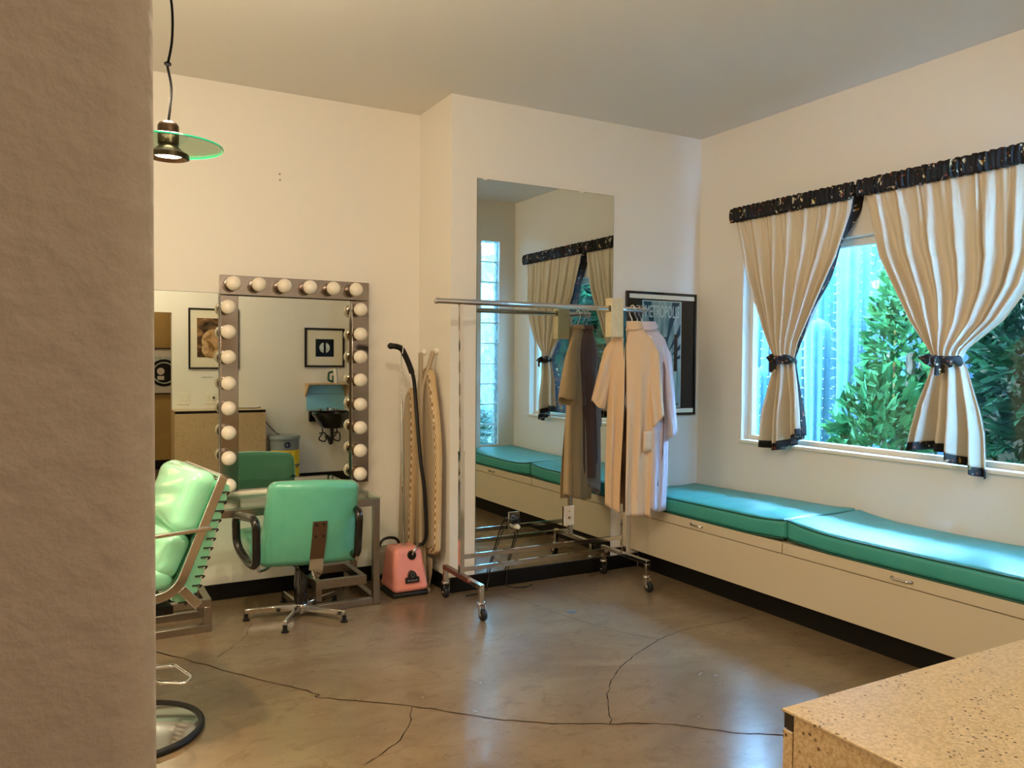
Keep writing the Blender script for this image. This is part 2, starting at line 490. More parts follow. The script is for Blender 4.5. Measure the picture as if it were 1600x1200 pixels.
# hairline cracks in the slab
def crack(pts, w, seed):
    rnd = random.Random(seed); P = []
    S = smoothpath([(x, y, 0) for x, y in pts], 7)
    L = []; R_ = []
    for i, p in enumerate(S):
        t = (S[min(i+1, len(S)-1)]-S[max(i-1, 0)]).normalized(); n = Vector((-t.y, t.x, 0))
        j = n*rnd.uniform(-.006, .006); ww = w*rnd.uniform(.5, 1.35)
        L.append(p+j+n*ww+Vector((0,0,.0012))); R_.append(p+j-n*ww+Vector((0,0,.0012)))
    m = MB(); k = len(L)
    m.add(L+R_, [(i, i+1, k+i+1, k+i) for i in range(k-1)])
    return m.build('crack', M['crack'], f)
crack([(.1,4.6),(.387,4.177),(.687,3.704),(.913,3.363),(.925,3.305),(1.226,3.052),(1.453,2.803),(1.632,2.656),(1.863,2.527),(2.07,2.41),(2.241,2.239),(2.386,2.143),(2.7,1.9)], .0028, 1)
crack([(1.863,2.527),(1.997,2.735),(2.137,2.894),(2.352,3.043),(2.646,3.187),(2.913,3.247),(3.316,3.229)], .002, 2)
crack([(2.30,4.25),(2.364,4.076),(2.436,3.703),(2.53,3.414),(2.646,3.187)], .0016, 3)
crack([(1.233,3.035),(1.106,2.816),(.908,2.676)], .0016, 4)
crack([(.62,3.98),(.78,4.2),(.86,4.42)], .0012, 5)
# ceiling: L-shaped, the corner outside the glass-block wall is open air
c = MB().prism([(XL-.14,YF-.10),(XS+.14,YF-.10),(XS+.14,YS-.14),(4.16,YS-.14),(4.16,5.09),(XL-.14,5.09)], 'z', CZ, CZ+.1).build('ceiling', M['ceiling']); struct(c)
def wall(name, m, *boxes):
    w = MB()
    for b in boxes: w.box(*b)
    return struct(w.build(name, m, weld=False))
wall('wall_back', M['wall'], (XJ, 4.16, YB, YB+.14, 0, CZ))
wall('wall_alcove_side', M['wall'], (XJ, XJ+.14, YB+.14, YA, 0, CZ))
wall('wall_alcove', M['wall'], (XL, XJ+.14, YA, YA+.14, 0, CZ))
wall('wall_left', M['wall'], (XL-.14, XL, YF-.10, YA+.14, 0, CZ))
WY0, WY1, WZ0, WZ1 = 2.0, 4.013, .902, 2.165
wall('wall_right', M['wall'], (XR, 4.16, YS, WY0, 0, CZ), (XR, 4.16, WY1, YB, 0, CZ), (XR, 4.16, WY0, WY1, 0, WZ0), (XR, 4.16, WY0, WY1, WZ1, CZ))
GX0, GX1, GZ0, GZ1 = 3.636, 3.842, .575, 2.630
wall('wall_step', M['wall'], (XS, GX0, YS-.14, YS, 0, CZ), (GX1, 4.16, YS-.14, YS, 0, CZ), (GX0, GX1, YS-.14, YS, 0, GZ0), (GX0, GX1, YS-.14, YS, GZ1, CZ))
wall('wall_step_side', M['wall'], (XS, XS+.14, YF, YS-.14, 0, CZ))
wall('wall_front', M['wall'], (XD, XS+.14, YF-.10, YF, 0, CZ), (.0395, XD, YF-.10, YF, 1.92, CZ))
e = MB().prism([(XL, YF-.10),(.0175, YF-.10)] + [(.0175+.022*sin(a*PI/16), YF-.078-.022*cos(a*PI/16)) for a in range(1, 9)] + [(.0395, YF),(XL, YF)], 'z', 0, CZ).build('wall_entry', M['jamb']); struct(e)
# the hall behind the camera
wall('wall_hall_back', M['hall'], (XL, 2.6, -1.42, -1.3, 0, 2.62))
wall('wall_hall_left', M['hall'], (XL-.14, XL, -1.3, YF-.10, 0, 2.62))
wall('wall_hall_right', M['hall'], (2.6, 2.72, -1.3, YF-.10, 0, 2.62))
wall('ceiling_hall', M['ceiling'], (XL-.14, 2.72, -1.42, YF-.10, 2.62, 2.7))
for nm, b in (('baseboard_back', (XJ, 3.478, YB-.012, YB, 0, .094)), ('baseboard_alcove', (XL, XJ-.012, YA-.012, YA, 0, .094)),
              ('baseboard_side', (XJ-.012, XJ, YB, YA, 0, .094)), ('baseboard_front', (XD, XS, YF, YF+.012, 0, .1)),
              ('baseboard_left', (XL, XL+.012, YF, YA-.012, 0, .094)), ('baseboard_hall', (XL, 2.6, -1.3, -1.288, 0, .12))):
    struct(bevel(MB().box(*b).build(nm, M['base']), .004))

# window 1: deep painted reveal, white frame, one big pane
w1 = bpy.data.objects.new('window_1', None); COL.objects.link(w1); w1.location = (4.10, 3.0, WZ0); WORLD[w1.name] = Vector(w1.location); struct(w1)
fr = MB()
for b in ((4.085, 4.135, WY0, WY1, WZ0, WZ0+.03), (4.085, 4.135, WY0, WY1, WZ1-.045, WZ1), (4.085, 4.135, WY0, WY0+.03, WZ0+.03, WZ1-.045), (4.085, 4.135, WY1-.03, WY1, WZ0+.03, WZ1-.045)):
    fr.box(*b)
bevel(fr.build('window_frame', M['trim'], w1, weld=False), .004)
MB().box(4.112, 4.117, WY0+.028, WY1-.028, WZ0+.028, WZ1-.043).build('window_pane', M['glass'], w1, smooth=0)
bevel(MB().box(XR-.022, 4.085, WY0-.02, WY1+.004, WZ0-.02, WZ0+.001).build('window_sill', M['trim'], w1), .004)
# window 2: column of ten glass blocks
w2 = bpy.data.objects.new('window_2', None); COL.objects.link(w2); w2.location = ((GX0+GX1)/2, YS-.07, GZ0); WORLD[w2.name] = Vector(w2.location); struct(w2)
ph = (GZ1-GZ0)/10
gm = MB()
for k in range(11): gm.box(GX0, GX1, YS-.12, YS-.015, GZ0+k*ph-(.004 if k else 0), GZ0+k*ph+(.004 if k < 10 else 0))
gm.build('mortar', M['grout'], w2, smooth=0, weld=False)
for k in range(10):
    MB().rbox(((GX0+GX1)/2, YS-.066, GZ0+(k+.5)*ph), ((GX1-GX0)/2-.001, .045, ph/2-.0045), .012, 3).build('glass_block', M['block'], w2)

# ------------------------------------------------------------ window bench
BX = 3.42
bn = thing('window_bench', (3.7, 3.07, 0), 'built-in cream storage bench under the curtained window', 'bench')
MB().box(BX+.012, 4.015, YS+.005, YB-.016, .13, .372).build('carcass', M['benchpaint'], bn)
bevel(MB().box(BX, BX+.012, YS+.005, YB-.003, .127, .377).build('front_panel', M['benchpaint'], bn), .002)
MB().box(3.48, 3.5, YS+.005, YB-.014, 0, .13).build('kick_board', M['base'], bn)
for y0, y1, hy in ((3.094, YB-.003, 3.77), (YS+.005, 3.088, 2.37)):
    ld = bevel(MB().box(BX-.006, 4.015, y0, y1, .381, .442).build('lid', M['benchpaint'], bn), .004)
    h = MB(); h.tube(roundpath([(BX-.005, hy-.05, .412),(BX-.022, hy-.04, .412),(BX-.022, hy+.04, .412),(BX-.005, hy+.05, .412)], .012), .0045, 8)
    h.cyl((BX-.008, hy-.05, .412), (BX-.005, hy-.05, .412), .009); h.cyl((BX-.008, hy+.05, .412), (BX-.005, hy+.05, .412), .009)
    h.build('handle', M['chrome'], ld)
def cushion(y0, y1, label, seed, lift):
    rnd = random.Random(seed)
    c = ((BX+4.005)/2-.004, (y0+y1)/2, .497); half = ((4.005-BX)/2+.004, (y1-y0)/2, .052)
    ph = rnd.uniform(0, 6)
    def sh(q):      # vertical undulation shared by cushion and piping
        u, v = q
        ends = max(0, abs(v)-.55)/.45
        return .010*cos(2.1*v+ph)*(.4+.6*(u*.5+.5)) + lift*ends**2*(1 if v*lift_side > 0 else 0)
    lift_side = 1 if y0 < 2 else -1
    def fn(p, q):
        p = Vector(p); u, v, w = q
        if w > 0:
            p.z += .034*(1-u**2)*(1-v**4)*w*.8 + sh((u, v)) + .012*max(u, 0)**2
            p.z += .003*sin(23*v+4*u)*(1-u*u)
        else:
            p.z += lift*.8*max(0, abs(v)-.6)/.4*(1 if v*lift_side > 0 else 0)*(-w)
        p.x -= .007*(1-w*w)*(u < -.9)*(1-v**6)
        return p
    o = MB().rbox(c, half, .026, 22, fn).build('seat_cushion', M['teal'], None, 60)
    tag(o, label, 'cushion', 'bench cushions')
    for zz, top in ((half[2]-.004, 1), (-half[2]+.004, 0)):
        pts = []
        n = 40
        for i in range(n+1):
            v = -1+2*i/n; vv = v*.985
            z = zz+(sh((-1, vv)) if top else lift*.8*max(0, abs(v)-.6)/.4*(1 if v*lift_side > 0 else 0))
            pts.append((c[0]-half[0]-.001+(.002 if top else .004), c[1]+vv*half[1], c[2]+z-.002))
        if top:      # carry round the two short ends
            e0 = [(c[0]-half[0]+(1-i/8)*half[0]*1.9, c[1]-half[1]*.997, c[2]+zz+sh((1-2*i/8-.0, -1))-.002) for i in range(8)]
            e1 = [(c[0]-half[0]+(i/8)*half[0]*1.9, c[1]+half[1]*.997, c[2]+zz+sh((-1+2*i/8, 1))-.002) for i in range(1, 9)]
            pts = e0+pts+e1
        MB().tube(pts, .0048, 8).build('piping', M['piping'], o)
    # zip seam patch on the front face
    return o
cushion(3.068, YB-.008, 'teal vinyl bench cushion running into the far corner below the poster', 3, .022)
cushion(YS+.008, 3.062, 'teal vinyl bench cushion nearer the camera, right of the cushion seam', 9, .026)

# ------------------------------------------------------------ curtains
def curtain(label, left, right, ztop, zbot, inner, seed):
    """left / right: (z, y) tables of the two outline edges; inner = +1 if the printed border is at the high-y side"""
    rnd = random.Random(seed); ph = rnd.uniform(0, 6); XC = 3.945
    ztie = 1.452
    def prof(z):
        d = abs(z-ztie)
        return min(1, .25+d*2.6)
    def pos(u, z):
        """u 0 at the left (high y) outline, 1 at the right (low y)"""
        a, b = lerp(left, z), lerp(right, z)
        w = abs(a-b)
        amp = .009+.026*max(0, min(1, (2.42-z)/.5)) if z > ztie else .03+.05*min(1, (ztie-z)/.4)
        amp *= (.35+.65*prof(z))
        nf = 12.5 if z > ztie else 4.5
        s = u*nf*2*PI+ph
        s2 = u*17*2*PI+ph*2
        fold = sin(s+.8*sin(u*7+ph))*.7+.3*sin(s*.47+1+ph)
        if z > ztie:
            k = min(1, max(0, (z-2.1)/.3)); fold = fold*(1-.55*k)+.55*k*sin(s2*1.25)
        uu = u+.022*sin(s*.5+ph)*(u*(1-u)*4)
        bulge = -.035*sin(PI*u)*(1-prof(z))
        return Vector((XC+amp*fold+bulge-.02*(1-prof(z)), a+(b-a)*uu, z))
    root = thing('curtain', ((XC), (left[-1][1]+right[-1][1])/2, zbot), label, 'curtain', 'tied-back window curtains')
    zs = []
    hb = ztop-.085
    # body
    def body(u, v):
        zb = zbot+hem(u)
        # rows: denser near the tie
        z = hb+.01-(hb+.01-zb)*v
        return pos(u, z)
    def hem(u): return .03*sin(u*5.2+ph)+ (.075*(u-.5) if inner < 0 else -.10*(u-.5)+.07*(1 if u < .3 else 0)*0)
    o = MB().grid(body, 150, 90).build('panel', M['curtain'], root, 80); solid(o, .003)
    # hem band
    def hemband(u, v):
        z = zbot+hem(u)+.004-.045*v
        p = pos(u, zbot+hem(u)); q = pos(u, zbot+hem(u)+.06)
        d = (p-q); return p+Vector((d.x*.7*v-.001, d.y*.7*v, .004-.045*v))
    solid(MB().grid(hemband, 150, 3).build('hem_band', M['print'], root, 80), .004)
    # gathered header with the rod pocket
    def head(u, v):
        a, b = left[-1][1]+.006, right[-1][1]-.006
        z = ztop-(ztop-hb)*v; r = .011*sin(v*PI)
        w = .005*sin(u*2*PI*34+ph)+.003*sin(u*2*PI*61)
        return Vector((XC-.012-r+w, a+(b-a)*u, z+.004*sin(u*2*PI*23+ph)*(1 if v in (0, 1) else .3)))
    solid(MB().grid(head, 220, 6).build('header_band', M['print'], root, 80), .016, 1)
    # printed border and its turn-back along the inner edge, down to the hem
    ue = 0.0 if inner > 0 else 1.0
    sgn = 1 if inner > 0 else -1
    def border(u, v):
        z = ztop-.004-(ztop-.004-zbot-hem(ue)+.04)*v
        zz = min(z, hb+.01)
        p = pos(ue, zz)
        wd = .07*(prof(z) if z > ztie else prof(z)*1.6)
        fade = 1.0 if inner > 0 else max(0, min(1, (z-2.12)/.25))      # the far curtain's border turns under quickly
        side = (.2 if inner > 0 else .3*fade) if z > hb-.3 else (-.05 if inner < 0 else .12)
        wd *= .35+.65*fade
        return Vector((p.x+.004+wd*u*1.0+.012*u*sin(v*22), p.y+sgn*(wd*u*side)+ .005*sin(v*30)*u, z))
    solid(MB().grid(border, 5, 90).build('border', M['print'], root, 80), .003)
    # lining seen from the window side
    def lin_(u, v):
        zb = zbot+hem(u)+.05
        z = hb-.005-(hb-.005-zb)*v
        p = pos(u*.96+.02, z); return p+Vector((.010, 0, 0))
    MB().grid(lin_, 90, 60).build('lining', M['lining'], root, 80)
    # tie: bunched printed band with a knot
    tl, tr = lerp(left, ztie), lerp(right, ztie); cy = (tl+tr)/2; hw = abs(tl-tr)/2
    tb = MB()
    def band(u, v):
        t = 2*PI*u; k = v*2*PI
        rx, ry = .055+.012*cos(k), hw+.004+.014*cos(k)
        return Vector((XC-.035+rx*cos(t), cy+ry*sin(t), ztie-.012+.022*sin(k)*(1+.3*sin(t*3+ph))+.008*sin(t*2)))
    tb.grid(band, 48, 12, True)
    for s in (-1, 1):
        def bow(u, v, s=s):
            t = 2*PI*u; r = .027*sin(PI*min(.96, v+.04))**.7*(1+.25*sin(3*t+ph))
            return Vector((XC-.095+.018*sin(v*3)+r*cos(t)*.7, cy+s*(hw*.35+v*(.058 if s*inner < 0 else .082)), ztie-.008+.012*v*(s)+r*sin(t)))
        tb.grid(bow, 16, 12, True)
    tb.sphere((XC-.1, cy+inner*.01, ztie-.01), .024, 8, 1, 1.1, 1.15)
    def tail(u, v): return Vector((XC-.1+.012*sin(u*5), cy-inner*.02+(u-.5)*.05, ztie-.02-.06*v+.008*sin(u*6)))
    tb.grid(tail, 8, 5)
    tb.build('tie_band', M['print'], root, 60)
    return root
curtain('cream curtain at the far end of the window, tied back with black print', 
        [(2.455,4.031),(2.375,4.012),(2.2,3.957),(2.0,3.894),(1.658,3.747),(1.50,3.665),(1.452,3.628),(1.40,3.645),(1.30,3.672),(1.123,3.718),(.907,3.735)][::-1] and
        sorted([(2.455,4.031),(2.375,4.012),(2.2,3.957),(2.0,3.894),(1.658,3.747),(1.50,3.665),(1.452,3.628),(1.40,3.645),(1.30,3.672),(1.123,3.718),(.907,3.735)]),
        sorted([(2.455,3.085),(2.295,3.108),(2.049,3.189),(1.797,3.321),(1.55,3.45),(1.452,3.478),(1.38,3.466),(1.14,3.416),(.9,3.385)]),
        2.452, .955, -1, 11)
curtain('wide cream curtain nearer the camera, tied back with black print',
        sorted([(2.457,3.052),(2.35,3.003),(2.017,2.906),(1.657,2.713),(1.5,2.60),(1.452,2.572),(1.40,2.582),(1.217,2.648),(1.011,2.691),(.9,2.70)]),
        sorted([(2.455,2.05),(1.95,2.075),(1.8,2.13),(1.637,2.243),(1.5,2.41),(1.452,2.434),(1.40,2.405),(1.2,2.357),(1.08,2.335),(.9,2.325)]),
        2.455, .975, 1, 23)

# ------------------------------------------------------------ back wall
mr = thing('wall_mirror', (2.73, YB-.004, .096), 'tall frameless mirror standing behind the chrome clothes rack', 'mirror')
MB().box(2.2145, 3.2475, YB-.0045, YB-.0005, .0955, 2.545).build('backing', M['edge'], mr)
MB().box(2.2165, 3.2455, YB-.0055, YB-.0046, .0975, 2.543).build('mirror_glass', M['mirror'], mr, smooth=0)
for x in (2.267, 2.98):
    MB().box(x-.012, x+.012, YB-.010, YB-.0003, 2.538, 2.562).build('clip', M['white'], mr)
# outlets cut into the mirror
def outlet(x, z, w, h, label, plugs):
    o = thing('wall_outlet', (x, YB-.006, z-h/2), label, 'outlet')
    bevel(MB().box(x-w/2, x+w/2, YB-.0115, YB-.0057, z-h/2, z+h/2).build('cover_plate', M['chrome'] if plugs else M['ivory'], o), .003)
    if plugs:
        MB().box(x-w/2+.006, x+w/2-.012, YB-.0135, YB-.0118, z-h/2+.006, z+h/2-.014).build('receptacle', M['chrome'], o)
        for dx, dz, m in ((-.026, .012, 'black'), (.008, .022, 'black'), (.006, -.024, 'white')):
            MB().lathe([(0,-.045),(.013,-.045),(.017,-.03),(.017,-.002),(0,0)], (x+dx, YB-.0136, z+dz), 14, 'y').build('plug', M[m], o)
    else:
        for dz, r in ((.03, .004), (-.012, .009)):
            MB().lathe([(0,-.008),(r,-.008),(r,0),(0,0)], (x, YB-.0117, z+dz), 12, 'y').build('screw' if r < .005 else 'socket', M['brass'], o)
        MB().box(x-w/2-.005, x-w/2-.0003, YB-.010, YB-.0058, z-h/2, z+h/2).build('plate_edge', M['darkwood'], o)
    return o
outlet(2.488, .397, .08, .135, 'chrome power outlet with two cords plugged in, set in the tall mirror', True)
outlet(2.905, .402, .082, .13, 'pale cover plate with one brass socket, set low in the mirror', False)
for pts, lb in (([(2.462,4.40,.405),(2.43,4.408,.40),(2.39,4.424,.33),(2.335,4.43,.18),(2.31,4.425,.10),(2.29,4.415,.03),(2.27,4.39,.0045),(2.2,4.34,.0045),(2.1,4.33,.0045)], 'black power cord leaving the left side of the mirror outlet'),
                ([(2.496,4.40,.42),(2.515,4.408,.41),(2.512,4.424,.34),(2.47,4.43,.20),(2.44,4.425,.10),(2.425,4.415,.03),(2.42,4.39,.0045),(2.5,4.33,.0045),(2.58,4.36,.0045)], 'black power cord looping down right of the mirror outlet')):
    tag(MB().tube(smoothpath(pts, 8), .004, 8).build('power_cord', M['black']), lb, 'cord')

# framed poster
po = thing('framed_poster', (3.67, YB-.012, 1.045), 'black framed teal poster hanging beside the tall mirror', 'poster')
X0, X1, Z0, Z1 = 3.354, 3.978, 1.046, 1.912
fr = MB()
for b in ((X0,X1,Z1-.014,Z1),(X0,X1,Z0,Z0+.014),(X0,X0+.014,Z0+.014,Z1-.014),(X1-.014,X1,Z0+.014,Z1-.014)):
    fr.box(b[0], b[1], YB-.024, YB-.001, b[2], b[3])
bevel(fr.build('frame', M['posterblack'], po, weld=False), .002)
MB().box(X0+.014, X1-.014, YB-.014, YB-.003, Z0+.014, Z1-.014).build('mount', M['posterblack'], po)
for z in (Z1-.048, Z0+.018):
    MB().box(X0+.026, X1-.018, YB-.016, YB-.0142, z, z+.03).build('white_strip', M['matboard'], po)
PX0, PX1, PZ0, PZ1 = 3.492, 3.842, 1.10, 1.853
MB().box(PX0, PX1, YB-.0155, YB-.0142, PZ0, PZ1).build('print_border', M['posterlight'], po)
y = YB-.0158
MB().box(PX0+.006, PX1-.006, y-.0005, YB-.0156, PZ0+.006, PZ1-.006).build('print', M['poster'], po, origin=((PX0+PX1)/2, YB-.015, PZ0))
def flat(name, polys, m, d):
    b = MB()
    for P in polys: b.prism(P, 'y', y-.0006-d, y-.0005)
    return b.build(name, m, po, smooth=0)
cx, cz = PX0+.17, 1.40
rays = []
for a in (20, 38, 56, 74, 106, 124, 142, 160):
    t0, t1 = math.radians(a-4), math.radians(a+4)
    def edge(t):
        r = 1e9
        if cos(t) > 0: r = min(r, (PX1-.008-cx)/cos(t))
        if cos(t) < 0: r = min(r, (PX0+.008-cx)/cos(t))
        r = min(r, (PZ1-.008-cz)/sin(t)); return (cx+r*cos(t), cz+r*sin(t))
    rays.append([(cx+.1*cos(math.radians(a)), cz+.1*sin(math.radians(a))), edge(t0), edge(t1)])
flat('ray', rays, M['posterdark'], .0002)
flat('dark_block', [[(PX0+.14,1.12),(PX0+.225,1.12),(PX0+.225,1.60),(PX0+.14,1.60)], [(PX0+.225,1.12),(PX0+.25,1.12),(PX0+.25,1.46),(PX0+.225,1.46)]], M['posterdark'], .0006)
flat('black_block', [[(PX0+.285,1.36),(PX0+.315,1.36),(PX0+.315,1.62),(PX0+.285,1.62)]], M['posterblack'], .0006)
flat('black_mark', [[(PX0+.27+.035*cos(PI*i/10), 1.145+.045*sin(PI*i/10)) for i in range(11)]], M['posterblack'], .0006)
flat('small_print', [[(PX0+.23,1.128),(PX1-.02,1.128),(PX1-.02,1.132),(PX0+.23,1.132)], [(PX0+.23,1.118),(PX1-.02,1.118),(PX1-.02,1.121),(PX0+.23,1.121)]], M['posterblack'], .0006)
tx = bpy.data.curves.new('title', 'FONT'); tx.body = 'METROPOLIS'; tx.size = .105; tx.align_x = 'CENTER'; tx.align_y = 'TOP'; tx.extrude = .0004
tx.materials.append(M['posterlight'])
to_ = bpy.data.objects.new('title_curve', tx); tm = bpy.data.meshes.new_from_object(to_); bpy.data.objects.remove(to_)
to = bpy.data.objects.new('title', tm); COL.objects.link(to); to.parent = po; WORLD[to.name] = Vector((0,0,0))
to.rotation_euler = (PI/2, 0, 0); to.location = Vector(((PX0+PX1)/2, y-.0012, PZ1-.02))-WORLD[po.name]; to.scale = (.5, 1.15, 1)

# ------------------------------------------------------------ clothes rack
rk = thing('clothes_rack', (2.55, 4.13, 0), 'rolling chrome clothes rack standing in front of the tall mirror', 'clothes rack')
RY, RL, RR = 4.13, 1.972, 3.122
ch = M['chrome']
tb = MB(); tb.tube([(1.812, RY, 1.757), (3.262, RY, 1.757)], .0165, 20); tb.build('top_bar', ch, rk)
for x in (1.812, 3.262):
    s = -1 if x < 2 else 1
    MB().lathe([(0,-.004),(.019,-.004),(.019,.008),(.012,.014),(0,.016)] if s > 0 else [(0,-.016),(.012,-.014),(.019,-.008),(.019,.004),(0,.004)], (x, RY, 1.757), 20, 'x').build('end_cap', ch, rk)
for x, xt in ((RL, RL-.012), (RR, RR-.014)):
    MB().sweep([(x, RY, .195), (x-.003, RY, .9)], [(-.0135,-.0135),(-.0135,.0135),(.0135,.0135),(.0135,-.0135)], up=(0,1,0)).build('post', ch, rk)
    MB().sweep([(x-.003, RY, .9), (xt, RY, 1.742)], [(-.0095,-.0095),(-.0095,.0095),(.0095,.0095),(.0095,-.0095)], up=(0,1,0)).build('post', ch, rk)
    MB().box(x-.017, x+.013, RY-.017, RY+.017, .885, .905).build('collar', ch, rk)
for z in (.298, .226):
    MB().bar((RL+.013, RY, z), (RR-.012, RY, z), .018, .026).build('rail', ch, rk)
for x, name in ((RL+.012, 'left'), (RR+.02, 'right')):
    bb = bevel(MB().box(x-.014, x+.014, 3.885 if name == 'left' else 3.90, 4.385, .170, .195).build('base_bar', M['copper'] if False else ch, rk), .002)
    if name == 'left':
        MB().box(x-.0146, x+.0146, RY-.09, 4.384, .1695, .1955).build('worn_patch', M['copper'], bb)
    for yy in ((3.899 if name == 'left' else 3.914), 4.371):
        lg = bevel(MB().box(x-.0135, x+.0135, yy-.0135, yy+.0135, .098, .170).build('leg', ch, rk), .002)
        cs = MB(); cs.lathe([(0,.098),(.022,.098),(.024,.09),(.018,.082),(0,.082)], (x, yy, 0), 18)
        sw = .022 if yy < 4.2 else -.004
        for s in (-1, 1):
            cs.prism([(yy-.018, .085),(yy+.018, .085),(yy-sw+.012, .026),(yy-sw-.012, .026)], 'x', x+s*.0165-.0012, x+s*.0165+.0012)
        cs.cyl((x-.02, yy-sw, .033), (x+.02, yy-sw, .033), .006, n=10)
        cs.build('caster_fork', M['chrome'], lg)
        MB().lathe([(.0001,-.013),(.018,-.014),(.029,-.0135),(.033,-.009),(.0335,0),(.033,.009),(.029,.0135),(.018,.014),(.0001,.013)], (x, yy-sw, .0338), 24, 'x').build('caster_wheel', M['rubber'], lg)
# cream card sleeve on the bar at the right post
sl = thing('card_sleeve', (3.032, RY, 1.579), 'cream folded card sleeve hanging on the rack bar above the robes', 'sleeve')
b = MB()
xa, xb, ya, yb_ = 2.986, 3.078, RY-.028, RY+.028
b.box(xa, xb, ya-.004, ya, 1.580, 1.823).box(xa, xb, yb_, yb_+.004, 1.580, 1.823)
for x in (xa, xb-.004): b.box(x, x+.004, ya, yb_, 1.580, 1.7385).box(x, x+.004, ya, yb_, 1.7755, 1.823)
b.box(xa+.004, xb-.004, ya, yb_, 1.7755, 1.7795)
bevel(b.build('sleeve', M['card'], sl, weld=False), .0015)
bevel(MB().box(3.026, 3.040, ya-.0075, ya-.0042, 1.581, 1.822).build('seam_strip', M['card'], sl), .001)
bevel(MB().box(2.99, 3.021, ya-.007, ya-.0042, 1.768, 1.814).build('flap', M['card'], sl), .001)

# ------------------------------------------------------------ hanging robes
AX = Vector((.766, -.643, 0)); AN = Vector((.643, .766, 0))
def robe(px, py, label, m, seed, hem_l, hem_r, sl_l, sl_r, slit=True, rot=0, width=1.0, thick=1.0):
    rnd = random.Random(seed); ph = rnd.uniform(0, 6)
    a = rot; ax = AX*cos(a)+AN*sin(a); an = AN*cos(a)-AX*sin(a)
    T = Matrix(((ax.x, an.x, 0, px), (ax.y, an.y, 0, py), (0, 0, 1, 0), (0, 0, 0, 1)))
    root = thing('robe', (px, py, min(hem_l, hem_r)), label, 'robe', 'salon robes on the clothes rack')
    wtab = [(.4,.145),(.63,.150),(.9,.152),(1.2,.150),(1.40,.150),(1.5,.155),(1.57,.132),(1.605,.098),(1.635,.075),(1.665,.052),(1.68,.05)]
    dtab = [(.4,.085),(.9,.07),(1.3,.06),(1.5,.05),(1.57,.04),(1.62,.036),(1.68,.034)]
    def body(u, v):
        t = 2*PI*u
        zb = hem_l+(hem_r-hem_l)*(cos(t)*.5+.5)+.012*sin(3*t+ph)
        z = 1.672-(1.672-zb)*v
        w = lerp(wtab, z)*width; d = lerp(dtab, z)*thick
        k = max(0, min(1, (1.5-z)/.5))
        f = 1+k*(.22*sin(5*t+ph+z*.8)+.20*sin(9*t+2*ph-z)+.08*sin(15*t+z*3))
        x = w*cos(t)*(1+k*.03*sin(7*t+ph)); y = -d*sin(t)*f
        if slit and sin(t) > 0:          # the overlapping front edges part into a deep fold
            g = math.exp(-((x+.035)/.016)**2)*k
            y += g*.0
        x += -.006*k*sin(z*4+ph)
        return Vector((x-.002, y, z+(.006*sin(t*2) if v == 0 else 0)))
    if slit:
        def openbody(u, v):
            g = .015+.16*max(0, v-.12)**1.1; t0 = 1.80
            return body(((t0+g+(2*PI-2*g)*u) % (2*PI))/(2*PI), v)
        o = MB(T).grid(openbody, 140, 60).build('body', m, root, 70)
    else: o = MB(T).grid(body, 120, 60, True).build('body', m, root, 70)
    solid(o, .003, -1)
    for s, (zo, xo, zi, xi) in ((-1, sl_l), (1, sl_r)):
        p0 = Vector((s*.105, 0, 1.55)); top = Vector((s*.14, 0, 1.592))
        def slv(u, v, s=s):
            t = 2*PI*u; c_, sn = cos(t), sin(t)
            # outer edge and inner edge lines in the x-z plane
            oz = 1.600+(zo-1.600)*v; ox = s*lerp([(0,.104),(.22,.176),(1,abs(xo))], v)*width if True else 0
            iz = 1.42+(zi-1.42)*v; ix = s*lerp([(0,.10),(1,abs(xi))], v)*width
            q = .5+.5*c_
            x = ix+(ox-ix)*q; z = iz+(oz-iz)*q
            d = (.030+.026*v)*thick*(1+.18*sin(3*t+ph+s)+.1*sin(5*t+v*4))
            z += .008*sin(t*3+ph)*v
            return Vector((x, -d*sn-.012*v, z))
        so = MB(T).grid(slv, 40, 24, True).build('sleeve', m, root, 70); solid(so, .003, -1)
    # turned collar
    def col(u, v):
        t = PI*(.0+2.0*u); r = .052+.018*v
        return Vector((r*cos(t), -.036*sin(t)*(1+.4*v), 1.683-.03*v-.03*max(0, sin(t))*v))
    solid(MB(T).grid(col, 36, 5, True).build('collar', m, root, 70), .003)
    return root, T
r1, T1 = robe(3.172, 4.13, 'beige robe hanging frontmost on the rack beside the cream sleeve', M['robe'], 2, .485, .425, (1.175,-.255,1.112,-.166), (1.080,.212,1.0,.132))
solid(MB(T1).grid(lambda u, v: Vector((.082+.052*u, -.074+.040*u*u-.003, .985-.13*v)), 6, 6).build('pocket', M['robe'], r1, 60), .003)
robe(3.258, 4.122, 'mauve robe hanging second, half hidden behind the beige robe', M['robe2'], 5, .60, .64, (1.16,-.2,1.08,-.14), (.86,.150,.765,.135), False, .12, .88)
robe(3.272, 4.100, 'pale lavender robe hanging last at the right end of the rack', M['robe3'], 8, .56, .455, (1.17,-.17,1.08,-.12), (.985,.222,.925,.150), False, .2, .9)
